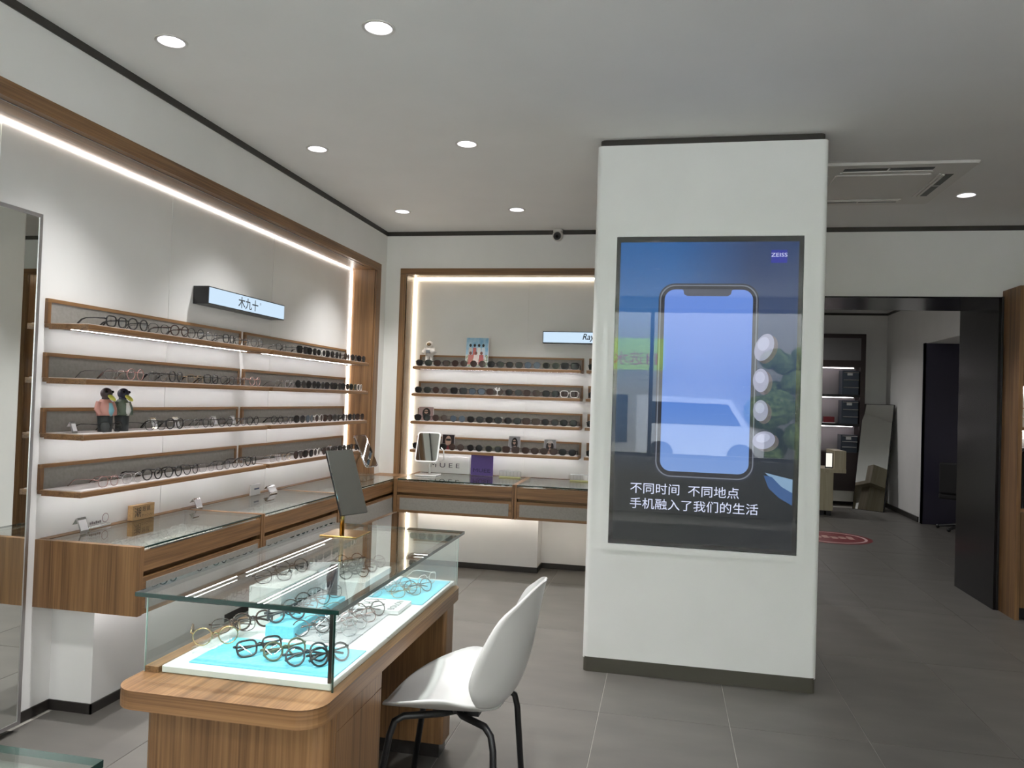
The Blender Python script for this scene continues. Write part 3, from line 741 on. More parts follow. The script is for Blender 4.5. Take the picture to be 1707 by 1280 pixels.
# ------------------------------------------------------------------ digital display on the column
def build_display():
    X0, X1, Z0, Z1 = -0.284, 0.693, 0.706, 2.382
    YF = 4.240
    o = thing('digital_display', 'large portrait screen showing a blue phone advert on the white column', 'screen', (0.2045, 4.253, 0.706))
    m_bez = mat('screen_bezel', (14, 14, 15), 0.25)
    world_part('screen_body', boxes((X0, X1, YF + 0.004, 4.26, Z0, Z1)), m_bez, o)
    # picture
    pic = bpy.data.materials.new('screen_picture'); pic.use_nodes = True; nt = pic.node_tree; N = nt.nodes; L = nt.links; N.clear()
    out = N.new('ShaderNodeOutputMaterial'); em = N.new('ShaderNodeEmission'); tc = N.new('ShaderNodeTexCoord')
    sp = N.new('ShaderNodeSeparateXYZ'); L.new(tc.outputs['Generated'], sp.inputs[0])
    def ramp(src, stops):
        r = N.new('ShaderNodeValToRGB'); e = r.color_ramp.elements
        while len(e) < len(stops): e.new(0.5)
        for el, (p, c) in zip(e, stops): el.position = p; el.color = (*lin(c), 1)
        L.new(src, r.inputs[0]); return r.outputs[0]
    left = ramp(sp.outputs['Z'], [(0.0, (38, 42, 42)), (0.22, (46, 50, 52)), (0.50, (56, 74, 98)), (0.75, (60, 104, 158)), (1.0, (46, 94, 152))])
    right = ramp(sp.outputs['Z'], [(0.0, (38, 41, 43)), (0.22, (44, 49, 53)), (0.50, (54, 66, 84)), (0.75, (58, 74, 106)), (1.0, (50, 68, 104))])
    mx = N.new('ShaderNodeMix'); mx.data_type = 'RGBA'
    st = ramp(sp.outputs['X'], [(0.30, (0, 0, 0)), (0.75, (255, 255, 255))])
    L.new(st, mx.inputs[0]); L.new(left, mx.inputs[6]); L.new(right, mx.inputs[7])
    nz = N.new('ShaderNodeTexNoise'); nz.inputs['Scale'].default_value = 3.5; nz.inputs['Detail'].default_value = 3; L.new(tc.outputs['Object'], nz.inputs['Vector'])
    em.inputs[1].default_value = 0.72
    L.new(mx.outputs[2], em.inputs[0]); L.new(em.outputs[0], out.inputs[0])
    scr = world_part('screen_picture', boxes((X0 + 0.022, X1 - 0.024, YF + 0.003, YF + 0.005, Z0 + 0.024, Z1 - 0.03)), pic, o)
    def shape(name, pts, rgb, lay, s=0.72, m=None):
        bm = bm_new(); y = YF + 0.003 - 0.0002 * lay
        vs = [bm.verts.new((p[0], y, p[1])) for p in pts]; bm.faces.new(vs)
        bmesh.ops.translate(bm, verts=bm.verts, vec=-Vector(o.location))
        me = finish(bm, name, m or emis(name, rgb, s)); link(name, me, scr, Vector((0, 0, 0)))
    def ell(cx, cz, a, b, t=0.0, n=28):
        return [(cx + a * math.cos(2 * PI * i / n) * math.cos(t) - b * math.sin(2 * PI * i / n) * math.sin(t), cz + a * math.cos(2 * PI * i / n) * math.sin(t) + b * math.sin(2 * PI * i / n) * math.cos(t)) for i in range(n)]
    shape('picture_sleeve', [(0.52, 1.115), (0.56, 1.11), (0.61, 1.06), (0.665, 1.03), (0.665, 0.965), (0.60, 1.00), (0.545, 1.05)], (62, 92, 138), 2)
    shape('picture_sleeve', [(0.525, 1.13), (0.665, 1.10), (0.665, 1.03), (0.61, 1.06), (0.56, 1.10)], (128, 158, 186), 1)
    # phone
    shape('phone_body', rrect(-0.050, 0.472, 1.075, 2.128, 0.085, 8), (54, 58, 68), 3)
    shape('phone_edge', rrect(-0.043, 0.465, 1.084, 2.120, 0.080, 8), (116, 122, 134), 4)
    shape('phone_edge', rrect(-0.037, 0.459, 1.090, 2.114, 0.076, 8), (52, 54, 60), 5)
    ph = bpy.data.materials.new('phone_picture'); ph.use_nodes = True; n2 = ph.node_tree; n2.nodes.clear()
    o2 = n2.nodes.new('ShaderNodeOutputMaterial'); e2 = n2.nodes.new('ShaderNodeEmission'); t2 = n2.nodes.new('ShaderNodeTexCoord'); s2 = n2.nodes.new('ShaderNodeSeparateXYZ'); r2 = n2.nodes.new('ShaderNodeValToRGB')
    n2.links.new(t2.outputs['Generated'], s2.inputs[0]); n2.links.new(s2.outputs['Z'], r2.inputs[0]); n2.links.new(r2.outputs[0], e2.inputs[0]); n2.links.new(e2.outputs[0], o2.inputs[0]); e2.inputs[1].default_value = 0.74
    el = r2.color_ramp.elements; el[0].color = (*lin((120, 152, 208)), 1); el[1].color = (*lin((104, 138, 214)), 1); el.new(0.5).color = (*lin((78, 122, 204)), 1)
    shape('phone_picture', rrect(-0.018, 0.442, 1.114, 2.095, 0.055, 8), None, 6, m=ph)
    shape('phone_notch', [(0.070, 2.097), (0.080, 2.090), (0.084, 2.070), (0.100, 2.060), (0.312, 2.060), (0.328, 2.070), (0.332, 2.090), (0.342, 2.097)], (74, 78, 92), 7)
    for cx, cz, a, b, t in ((0.505, 1.79, 0.046, 0.075, -0.35), (0.492, 1.615, 0.040, 0.062, 0.0), (0.495, 1.455, 0.038, 0.056, 0.0), (0.515, 1.30, 0.058, 0.046, 0.3)):
        shape('finger', ell(cx + 0.018, cz - 0.012, a * 1.02, b * 1.02, t), (96, 88, 96), 8)
        shape('finger', ell(cx, cz, a, b, t), (150, 152, 174), 9)
        shape('finger', ell(cx - 0.004, cz + b * 0.25, a * 0.62, b * 0.5, t), (172, 176, 200), 10)
    shape('logo_square', [(0.528, 2.238), (0.610, 2.238), (0.610, 2.307), (0.528, 2.307)], (48, 56, 150), 3)
    white = emis('caption_white', (205, 211, 236), 0.85)
    def cap(s, x0, x1, z, h):
        link('caption', text_mesh(s, white, x1 - x0, h), scr, Vector(((x0 + x1) / 2, YF + 0.0008, z)) - Vector(o.location), (PI / 2, 0, 0))
    cap('不同时间', -0.172, 0.088, 1.015, 0.058); cap('不同地点', 0.134, 0.397, 1.013, 0.058)
    cap('手机融入了我们的生活', -0.172, 0.496, 0.933, 0.058)
    cap('ZEISS', 0.528, 0.610, 2.281, 0.020)
    world_part('cover_glass', boxes((X0 + 0.002, X1 - 0.002, YF - 0.003, YF, Z0 + 0.002, Z1 - 0.002)), glass('cover_glass', (1, 1, 1), 0.022), o)
    tr = 'white_plastic'
    world_part('surround', boxes((X0 - 0.035, X0, 4.236, 4.256, Z0 - 0.035, Z1 + 0.03), (X1, X1 + 0.035, 4.236, 4.256, Z0 - 0.035, Z1 + 0.03), (X0, X1, 4.236, 4.256, Z1, Z1 + 0.03), (X0, X1, 4.236, 4.256, Z0 - 0.035, Z0)), 'column', o)

build_display()

# ------------------------------------------------------------------ chair
def build_chair():
    o = thing('side_chair', 'white moulded shell chair on black metal legs at the oak table', 'chair', (-0.66, 2.60, 0), math.radians(89))
    # local frame: the sitter looks along +y
    def shell(fn, nu, nv, th):
        bm = bm_new(); g = [[bm.verts.new(fn(u / nu, v / nv)) for u in range(nu + 1)] for v in range(nv + 1)]
        for v in range(nv):
            for u in range(nu): bm.faces.new((g[v][u], g[v][u + 1], g[v + 1][u + 1], g[v + 1][u]))
        bmesh.ops.remove_doubles(bm, verts=bm.verts, dist=1e-5)
        bmesh.ops.recalc_face_normals(bm, faces=bm.faces)
        bmesh.ops.solidify(bm, geom=list(bm.faces), thickness=th)
        return bm
    def lerp_rows(rows, v):
        t = v * (len(rows) - 1); k = min(int(t), len(rows) - 2); f = t - k
        p0 = rows[max(k - 1, 0)]; p1 = rows[k]; p2 = rows[k + 1]; p3 = rows[min(k + 2, len(rows) - 1)]
        return [0.5 * (2 * b + (c - a) * f + (2 * a - 5 * b + 4 * c - d) * f * f + (3 * b - a - 3 * c + d) * f ** 3) for a, b, c, d in zip(p0, p1, p2, p3)]
    def surf(rows, e):
        def fn(u, v):
            yc, zc, ex, ey, ez = lerp_rows(rows, v); s = 2 * u - 1; q = abs(s) ** e
            return (s * ex, yc + (ey - yc) * q, zc + (ez - zc) * q)
        return fn
    SEAT = [(-0.150, 0.446, 0.195, -0.105, 0.492), (-0.10, 0.437, 0.235, -0.07, 0.510), (-0.03, 0.432, 0.262, -0.015, 0.527), (0.05, 0.430, 0.272, 0.04, 0.525),
            (0.13, 0.428, 0.245, 0.115, 0.502), (0.20, 0.422, 0.195, 0.185, 0.472), (0.245, 0.413, 0.12, 0.24, 0.438), (0.270, 0.403, 0.012, 0.27, 0.404)]
    BACK = [(-0.140, 0.446, 0.205, -0.100, 0.496), (-0.180, 0.489, 0.238, -0.094, 0.535), (-0.208, 0.55, 0.250, -0.090, 0.585), (-0.233, 0.638, 0.243, -0.120, 0.675),
            (-0.251, 0.741, 0.215, -0.168, 0.768), (-0.262, 0.80, 0.168, -0.215, 0.815), (-0.270, 0.84, 0.105, -0.25, 0.848), (-0.280, 0.872, 0.012, -0.28, 0.870)]
    part('seat', shell(surf(SEAT, 2.2), 22, 24, 0.008), 'shell', o, True)
    part('backrest', shell(surf(BACK, 2.0), 22, 24, 0.008), 'shell', o, True)
    for sx in (-1, 1):
        bm = bm_new()   # front leg: up, bend, under the seat
        tube(bm, [(sx * 0.215, 0.245, 0.0), (sx * 0.182, 0.190, 0.36), (sx * 0.176, 0.176, 0.405), (sx * 0.165, 0.150, 0.420), (sx * 0.09, 0.04, 0.412), (sx * 0.04, 0.0, 0.408)], 0.0115, 10)
        part('leg', bm, 'black_metal', o, True)
        bm = bm_new()
        tube(bm, [(sx * 0.225, -0.185, 0.0), (sx * 0.188, -0.160, 0.355), (sx * 0.182, -0.150, 0.398), (sx * 0.165, -0.125, 0.418), (sx * 0.09, -0.03, 0.412), (sx * 0.04, 0.0, 0.408)], 0.0115, 10)
        part('leg', bm, 'black_metal', o, True)
    part('mount_plate', boxes((-0.07, 0.07, -0.08, 0.08, 0.406, 0.4235)), 'black_metal', o)
    return o
build_chair()

# ------------------------------------------------------------------ mirrors
def rect_axes(phi, tau):
    wd = Vector((math.cos(phi), math.sin(phi), 0)); n = Vector((math.sin(phi), -math.cos(phi), 0))
    up = math.cos(tau) * Vector((0, 0, 1)) - math.sin(tau) * n
    fr = wd.cross(up) * 1.0
    return wd, up, fr
def plate(parent, name, m, phi, tau, c, w, h, t, r=0.0, front=0.0):
    """a tilted slab centred at local c; its face looks along wd x up"""
    wd, up, nn = rect_axes(phi, tau)
    bm = bm_new(); pts = rrect(-w / 2, w / 2, -h / 2, h / 2, r, 5) if r else [(-w / 2, -h / 2), (w / 2, -h / 2), (w / 2, h / 2), (-w / 2, h / 2)]
    prism(bm, pts, front - t, front)
    T = Matrix((( wd.x, up.x, nn.x, c[0]), (wd.y, up.y, nn.y, c[1]), (wd.z, up.z, nn.z, c[2]), (0, 0, 0, 1)))
    bmesh.ops.transform(bm, matrix=T, verts=bm.verts)
    return part(name, bm, m, parent)
def build_mirrors():
    # on the glass case
    o = thing('counter_mirror', 'frameless tilted mirror on a brass foot standing on the glass case', 'mirror', (-1.295, 3.0, 0.886))
    part('base_plate', bev(boxes((-0.075, 0.085, -0.055, 0.105, 0, 0.006)), 0.002, 1), 'brass', o)
    bm = bm_new(); tube(bm, [(0.0, 0.0, 0.004), (-0.004, 0.0, 0.20)], 0.010, 10); part('stem', bm, 'brass', o, True)
    plate(o, 'back_plate', 'black_metal', 1.148, 0.39, (0.013, 0.0, 0.221), 0.143, 0.276, 0.007, front=-0.0005)
    plate(o, 'mirror_glass', 'mirror', 1.148, 0.39, (0.013, 0.0, 0.221), 0.141, 0.274, 0.003, front=0.003)
    # walnut-armed mirror at the far end of the shelf counter
    o = thing('counter_mirror', 'chrome-framed tilting mirror on a curved walnut arm with tray foot', 'mirror', (-2.38, 5.86, 0.785))
    part('tray_foot', boxes((-0.07, 0.07, -0.11, 0.11, 0, 0.006), (-0.07, -0.064, -0.11, 0.11, 0.006, 0.045), (0.064, 0.07, -0.11, 0.11, 0.006, 0.045), (-0.064, 0.064, -0.11, -0.104, 0.006, 0.045), (-0.064, 0.064, 0.104, 0.11, 0.006, 0.045)), 'acrylic', o)
    bm = bm_new(); tube(bm, [(-0.05, -0.02, 0.004), (-0.055, -0.02, 0.09), (-0.04, -0.02, 0.16), (-0.01, -0.01, 0.215)], 0.010, 8); part('arm', bm, 'wood_z', o, True)
    plate(o, 'frame', 'chrome', 1.25, 0.52, (0.03, 0.0, 0.235), 0.15, 0.285, 0.010, 0.022)
    plate(o, 'mirror_glass', 'mirror', 1.25, 0.52, (0.03, 0.0, 0.235), 0.130, 0.264, 0.002, 0.018, front=0.0015)
    # white swivel mirror on the back counter
    o = thing('counter_mirror', 'white rounded swivel mirror on a square foot on the back counter', 'mirror', (-1.99, 6.42, 0.79))
    part('foot', bev(boxes((-0.10, 0.085, -0.09, 0.09, 0, 0.012)), 0.004, 2), 'white_gloss', o)
    bm = bm_new(); tube(bm, [(0.0, 0.02, 0.01), (0.0, 0.02, 0.12)], 0.010, 10); part('stem', bm, 'white_gloss', o, True)
    part('tray', bev(boxes((-0.095, 0.07, -0.03, 0.06, 0.105, 0.125)), 0.006, 2), 'white_gloss', o)
    bm = bm_new(); tube(bm, [(0.07, 0.04, 0.115), (0.12, 0.03, 0.14), (0.125, 0.0, 0.22), (0.105, -0.01, 0.245)], 0.006, 8); part('swivel_arm', bm, 'white_gloss', o, True)
    plate(o, 'frame', 'white_gloss', 0.065, 0.42, (0.0, -0.06, 0.25), 0.202, 0.272, 0.016, 0.026)
    plate(o, 'mirror_glass', 'mirror', 0.065, 0.42, (0.0, -0.06, 0.25), 0.180, 0.250, 0.002, 0.018, front=0.0012)
    # tall wall mirror in the recess
    o = thing('wall_mirror', 'tall wall mirror in a slim silver frame beside the shelves', 'mirror', (-2.66, 1.9, 0.033))
    x0, x1, y0, y1, z0, z1 = -2.70, -2.63, 1.0, 2.818, 0.033, 2.194
    f = 0.016
    for b in ((x0, x1, y1 - f, y1, z0, z1), (x0, x1, y0, y0 + f, z0, z1), (x0, x1, y0 + f, y1 - f, z1 - f, z1), (x0, x1, y0 + f, y1 - f, z0, z0 + f)):
        world_part('frame_bar', boxes(b), 'alu', o)
    world_part('mirror_glass', boxes((x0 + 0.01, x1 - 0.003, y0 + f, y1 - f, z0 + f, z1 - f)), 'mirror', o)
build_mirrors()

# ------------------------------------------------------------------ small things on shelves and counters
def tent(label, wall, s, d, z, w=0.05, h=0.05, dep=0.035, group='folded price holders', txt=True):
    loc, rz = at(wall, s, d, z)
    o = thing('price_holder', label, 'price tag', loc, rz, group)
    bm = bm_new(); t = 0.002
    prof = [(-dep / 2, 0.0), (-dep / 2 + t * 1.6, 0.0), (0.004, h - t), (dep / 2, h * 0.55), (dep / 2 + t, h * 0.55), (0.004, h), (0.0, h)]
    a = [bm.verts.new((-w / 2, p[0], p[1])) for p in prof]; b = [bm.verts.new((w / 2, p[0], p[1])) for p in prof]
    bm.faces.new(a); bm.faces.new(b[::-1]); n = len(prof)
    for i in range(n): bm.faces.new((a[(i + 1) % n], a[i], b[i], b[(i + 1) % n]))
    part('holder', bm, 'chrome', o)
    ang = math.atan2(h - t, dep / 2 + 0.004)
    bm = boxes((-w / 2 + 0.003, w / 2 - 0.003, -0.0006, 0.0006, -h * 0.36, h * 0.36)); bmesh.ops.rotate(bm, verts=bm.verts, cent=(0, 0, 0), matrix=Matrix.Rotation(-(PI / 2 - ang), 3, 'X'))
    bmesh.ops.translate(bm, verts=bm.verts, vec=(0, -dep / 4 - 0.0012, h / 2 + 0.0008)); part('price_card', bm, 'paper', o)
    return o
Z3 = SHELF_Z[2] + 0.0215
for q, s in enumerate((3.56, 3.745, 4.107, 4.306)):
    tent(f'folded silver price holder, {ORDN[q]} past the duck figurines on the third shelf', 'left', s, 0.13, Z3 + 0.0, 0.045, 0.058, 0.04, 'price holders on the third shelf')
tent('small clear logo block at the open end of the third shelf', 'left', 2.975, 0.10, Z3, 0.03, 0.05, 0.03, None)
tent('folded silver price holder on the bottom shelf in the bay before the corner', 'left', 5.74, 0.13, SHELF_Z[3] + 0.0215, 0.04, 0.055, 0.04, None)
tent('folded silver price holder at the mirror end of the wall counter', 'left', 3.13, 0.165, 0.7865, 0.055, 0.07, 0.045, None)
tent('folded silver price holder beyond the wooden name block', 'left', 4.02, 0.16, 0.7865, 0.06, 0.055, 0.045, None)
tent('wide folded silver price holder beside the clear name card', 'left', 4.80, 0.12, 0.7865, 0.10, 0.05, 0.05, None)
def price_strip(label, wall, s, d, z, w):
    loc, rz = at(wall, s, d, z)
    o = thing('price_strip', label, 'price tag', loc, rz, 'white price strips on the back counter')
    part('foot', boxes((-w / 2, w / 2, -0.015, 0.02, 0, 0.010)), mat('strip_yellow', (176, 172, 122), 0.5), o)
    part('card', boxes((-w / 2, w / 2, 0.0, 0.006, 0.010, 0.056)), 'paper', o)
    for q in range(7): part('divider', boxes((-w / 2 + w * q / 6 - 0.0012 * (q == 6), -w / 2 + w * q / 6 + 0.0012, -0.001, 0.0005, 0.012, 0.052)), 'grey_panel', o)
    part('top_rail', boxes((-w / 2, w / 2, -0.002, 0.008, 0.054, 0.059)), 'alu', o)
price_strip('long white price strip with yellow foot beside the purple card', 'back', -1.305, 0.08, 0.7905, 0.19)
price_strip('long white price strip with yellow foot next to the column', 'back', -0.69, 0.08, 0.7905, 0.18)
tent('small silver price holder on the third back wall shelf', 'back', -1.42, 0.12, SHELF_Z[2] + 0.0215, 0.05, 0.055, 0.04, None)

def panel_sign(name, label, cat, wall, s0, L, d, z, h, t, m, group=None):
    loc, rz = at(wall, s0 + L / 2, d, z)
    o = thing(name, label, cat, loc, rz, group)
    part('sign_body', bev(boxes((-L / 2, L / 2, 0, t, 0, h)), 0.001, 1), m, o)
    return o
o = panel_sign('name_block', 'pale wooden name block with black characters on the wall counter', 'sign', 'left', 3.49, 0.17, 0.17, 0.7865, 0.075, 0.03, wood('beech', 'x', (168, 132, 88), (190, 152, 106), (202, 168, 122)))
lettering(o, '潮', 'ink', (-0.048, -0.0012, 0.039), height=0.05); lettering(o, '眼镜', 'ink', (0.018, -0.0012, 0.052), width=0.06, height=0.026); lettering(o, 'かっこいい', 'ink', (0.026, -0.0012, 0.020), width=0.085, height=0.014)
o = panel_sign('name_strip', 'low clear name strip with a small round red mark on the wall counter', 'sign', 'left', 3.2, 0.16, 0.19, 0.7865, 0.012, 0.02, 'chrome')
part('faint_print', boxes(*[(-0.06 + 0.013 * q, -0.051 + 0.013 * q, 0.004, 0.005, 0.020, 0.030 + 0.003 * (q % 2)) for q in range(6)]), mat('grey_print', (120, 112, 112), 0.5), o)
bm = bm_new(); tube(bm, [(0.045 + 0.021 * math.cos(2 * PI * i / 24), 0.005, 0.040 + 0.021 * math.sin(2 * PI * i / 24)) for i in range(24)], 0.0016, 4, closed=True); part('round_mark', bm, mat('round_mark', (140, 112, 116), 0.5), o)
o = panel_sign('name_card', 'clear acrylic name card standing in the middle of the wall counter', 'sign', 'left', 4.60, 0.12, 0.15, 0.7865, 0.07, 0.012, 'paper')
part('faint_print', boxes(*[(-0.02 + 0.009 * q, -0.013 + 0.009 * q, -0.001, 0.0005, 0.035, 0.045) for q in range(7)]), mat('blue_print', (86, 92, 120), 0.5), o)
o = panel_sign('name_board', 'white board with spaced letters behind the swivel mirror', 'sign', 'back', -2.15, 0.46, 0.17, 0.791, 0.15, 0.03, 'white_gloss')
lettering(o, 'M U E E', mat('board_print', (70, 64, 78), 0.5), (0.0, -0.0012, 0.07), width=0.27, height=0.04)
o = panel_sign('name_board', 'purple card with dark lettering standing on the back counter', 'sign', 'back', -1.668, 0.20, 0.12, 0.791, 0.19, 0.012, mat('purple_card', (98, 74, 150), 0.5))
lettering(o, 'MUEE', mat('purple_print', (44, 28, 84), 0.5), (0.0, -0.0012, 0.045), width=0.155, height=0.032)

# picture cards: people reduced to plain shapes
SKIN = mat('print_skin', (206, 172, 156), 0.6); HAIR = mat('print_hair', (40, 32, 34), 0.6)
def picture_card(label, wall, s, d, z, w, h, bg, figs, group, lean=0.12):
    loc, rz = at(wall, s, d, z)
    o = thing('picture_card', label, 'picture card', loc, rz, group); o.rotation_euler = (-lean, 0, rz)
    part('card_body', boxes((-w / 2, w / 2, 0, 0.004, 0, h)), 'paper', o)
    part('print_ground', boxes((-w / 2 + 0.003, w / 2 - 0.003, -0.0006, 0.0001, 0.003, h - 0.003)), bg, o)
    for k, (pts, m) in enumerate(figs):
        bm = bm_new(); vs = [bm.verts.new((p[0] * w, -0.0008 - 0.0002 * k, p[1] * h)) for p in pts]; bm.faces.new(vs)
        part('print_shape', bm, m, o)
    return o
def disc(cx, cy, a, b, n=14): return [(cx + a * math.cos(2 * PI * i / n), cy + b * math.sin(2 * PI * i / n)) for i in range(n)]
woman = [(disc(0.02, 0.55, 0.27, 0.36), HAIR), ([(-0.25, 0.02), (0.35, 0.02), (0.25, 0.32), (0.08, 0.42), (-0.1, 0.36)], SKIN), (disc(0.0, 0.64, 0.13, 0.15), SKIN), ([(-0.16, 0.63), (0.14, 0.63), (0.12, 0.70), (-0.14, 0.70)], mat('print_shades', (16, 14, 16), 0.4))]
lady2 = [(disc(0.0, 0.50, 0.32, 0.38), HAIR), (disc(-0.02, 0.62, 0.14, 0.17), SKIN), ([(-0.28, 0.74), (0.3, 0.74), (0.16, 0.92), (-0.14, 0.92)], mat('print_hat', (226, 222, 222), 0.6)), ([(-0.2, 0.02), (0.12, 0.02), (0.2, 0.3), (-0.02, 0.44)], SKIN), ([(-0.15, 0.60), (0.12, 0.60), (0.11, 0.66), (-0.14, 0.66)], mat('print_shades2', (16, 14, 16), 0.4))]
red = [(disc(0, 0.55, 0.24, 0.36), SKIN), ([(-0.3, 0.0), (0.3, 0.0), (0.2, 0.25), (-0.2, 0.25)], mat('print_red', (150, 52, 60), 0.6)), ([(-0.2, 0.58), (0.2, 0.58), (0.18, 0.72), (-0.18, 0.72)], mat('print_shades3', (24, 12, 16), 0.4))]
Z4 = SHELF_Z[3] + 0.0215
GREYP = mat('print_grey', (176, 174, 180), 0.6); PINK = mat('print_rose', (196, 168, 168), 0.6); BLACKP = mat('print_black', (44, 30, 34), 0.6)
picture_card('small black portrait card beside the swivel mirror on the bottom shelf', 'back', -1.885, 0.12, Z4, 0.115, 0.135, BLACKP, red, 'portrait cards on the back wall')
picture_card('portrait card of a long-haired person in sunglasses on the bottom shelf', 'back', -1.285, 0.12, Z4, 0.105, 0.145, GREYP, woman, 'portrait cards on the back wall')
picture_card('portrait card of a person in a white headband on the bottom shelf', 'back', -0.97, 0.12, Z4, 0.105, 0.13, GREYP, lady2, 'portrait cards on the back wall')
picture_card('portrait card of a person in sunglasses on the third back wall shelf', 'back', -2.10, 0.12, Z3, 0.14, 0.125, PINK, [(p, m) for p, m in woman], 'portrait cards on the back wall')
SKYP = noisy('print_sky', (120, 172, 206), (176, 204, 220), (20, 20, 20), 0.6); MEADOW = noisy('print_meadow', (120, 140, 104), (224, 220, 212), (70, 70, 70), 0.6, lo=0.4, hi=0.6)
grp = [([(-0.48, 0.02), (0.48, 0.02), (0.48, 0.42), (-0.48, 0.42)], MEADOW)]
cols = [(206, 196, 188), (196, 110, 104), (228, 226, 222), (206, 214, 222), (188, 120, 112), (226, 208, 204), (180, 96, 96)]
for k in range(4):
    x = -0.30 + 0.19 * k
    grp += [([(x - 0.09, 0.3), (x + 0.09, 0.3), (x + 0.07, 0.66), (x - 0.07, 0.66)], mat('print_dress', cols[k], 0.6)), (disc(x, 0.735, 0.055, 0.05), HAIR)]
for k in range(3):
    x = -0.28 + 0.24 * k
    grp += [([(x - 0.12, 0.1), (x + 0.12, 0.1), (x + 0.09, 0.42), (x - 0.09, 0.42)], mat('print_dress', cols[4 + k], 0.6)), (disc(x, 0.475, 0.06, 0.055), mat('print_tan', (120, 76, 66), 0.6))]
picture_card('large group photo card with blue sky on the top back wall shelf', 'back', -1.635, 0.06, SHELF_Z[0] + 0.0215, 0.205, 0.265, SKYP, grp, 'portrait cards on the back wall', 0.08)

# figurines
def build_duck(s, d, coat, shirt, head, rzj, label):
    loc, rz = at('left', s, d, Z3)
    o = thing('duck_figurine', label, 'figurine', loc, rz + rzj, 'standing duck figurines')
    bm = bm_new(); tube(bm, [(0, 0, 0.0), (0, 0, 0.04), (0, 0.002, 0.085)], [0.030, 0.031, 0.034], 12); part('trousers', bm, mat('duck_trousers', (34, 40, 42), 0.6), o, True)
    bm = bm_new(); tube(bm, [(0, 0.002, 0.075), (0, 0.003, 0.10), (0, 0.004, 0.13), (0, 0.004, 0.152)], [0.036, 0.040, 0.036, 0.020], 14); part('jacket', bm, coat, o, True)
    bm = bm_new(); tube(bm, [(0.004, -0.022, 0.078), (0.004, -0.030, 0.10), (0.002, -0.024, 0.135)], [0.012, 0.016, 0.010], 8); part('shirt', bm, shirt, o, True)
    for sx in (-1, 1):
        bm = bm_new(); tube(bm, [(sx * 0.033, 0.004, 0.138), (sx * 0.044, 0.0, 0.105), (sx * 0.036, -0.016, 0.080)], [0.013, 0.013, 0.010], 8); part('sleeve', bm, coat, o, True)
    bm = bm_new(); tube(bm, [(0, 0.003, 0.145), (0, 0.002, 0.165)], [0.017, 0.018], 10); ball(bm, (0, -0.001, 0.180), 0.026, 0.95, 1.1, 1.0, 14, 10); part('head', bm, head, o, True)
    bm = bm_new(); ball(bm, (0, -0.0, 0.0), 0.016, 0.85, 1.8, 0.5, 12, 8); bmesh.ops.rotate(bm, verts=bm.verts, cent=(0, 0, 0), matrix=Matrix.Rotation(0.55, 3, 'X')); bmesh.ops.translate(bm, verts=bm.verts, vec=(0, -0.040, 0.160)); part('bill', bm, mat('duck_bill', (206, 202, 92), 0.5), o, True)
    for sx in (-1, 1):
        bm = bm_new(); ball(bm, (sx * 0.016, -0.022, 0.187), 0.0065, u=8, v=6); part('eye', bm, 'lens_dark', o, True)
DH1 = mat('duck_head_brown', (58, 44, 46), 0.5); DH2 = mat('duck_head_navy', (34, 36, 56), 0.5)
build_duck(3.158, 0.085, mat('duck_jacket_pink', (206, 150, 140), 0.6), mat('duck_shirt_blue', (136, 190, 204), 0.6), DH1, -0.25, 'duck figurine in a pink jacket on the third shelf')
build_duck(3.272, 0.085, mat('duck_coat_olive', (98, 110, 96), 0.6), mat('duck_shirt_white', (222, 222, 220), 0.6), DH2, -0.2, 'duck figurine with a navy head and white shirt on the third shelf')

def build_astronaut():
    loc, rz = at('back', -2.08, 0.10, SHELF_Z[0] + 0.0215)
    o = thing('astronaut_figurine', 'white spacesuit figurine standing on the top back wall shelf', 'figurine', loc, rz)
    wh = mat('suit_white', (224, 218, 212), 0.5); gd = mat('visor_gold', (150, 130, 100), 0.15, 0.8); gy = mat('suit_grey', (120, 122, 128), 0.5)
    part('stand', bev(boxes((-0.05, 0.055, -0.04, 0.04, 0, 0.014)), 0.003, 1), 'white_gloss', o)
    for sx in (-1, 1):
        bm = bm_new(); tube(bm, [(sx * 0.022, -0.008, 0.016), (sx * 0.022, 0, 0.03), (sx * 0.020, 0, 0.085), (sx * 0.014, 0, 0.105)], [0.020, 0.017, 0.018, 0.018], 10); part('leg', bm, wh, o, True)
        bm = bm_new(); tube(bm, [(sx * 0.036, 0, 0.158), (sx * 0.056, -0.01, 0.128), (sx * 0.044, -0.038, 0.118)], [0.015, 0.014, 0.012], 8); part('arm', bm, wh, o, True)
    bm = bm_new(); tube(bm, [(0, 0, 0.09), (0, 0, 0.125), (0, 0, 0.165)], [0.032, 0.040, 0.030], 12); part('torso', bm, wh, o, True)
    part('chest_pack', bev(boxes((-0.02, 0.02, -0.046, -0.03, 0.115, 0.145)), 0.003, 1), gy, o)
    part('backpack', bev(boxes((-0.032, 0.032, 0.03, 0.055, 0.10, 0.175)), 0.005, 1), wh, o)
    bm = bm_new(); ball(bm, (0, 0, 0.195), 0.032, u=14, v=10); part('helmet', bm, wh, o, True)
    bm = bm_new(); ball(bm, (0, -0.012, 0.196), 0.024, 1, 1, 0.85, 14, 10); part('visor', bm, gd, o, True)
    bm = bm_new(); ball(bm, (0.045, -0.05, 0.135), 0.026, u=12, v=8); part('held_ball', bm, wh, o, True)
build_astronaut()
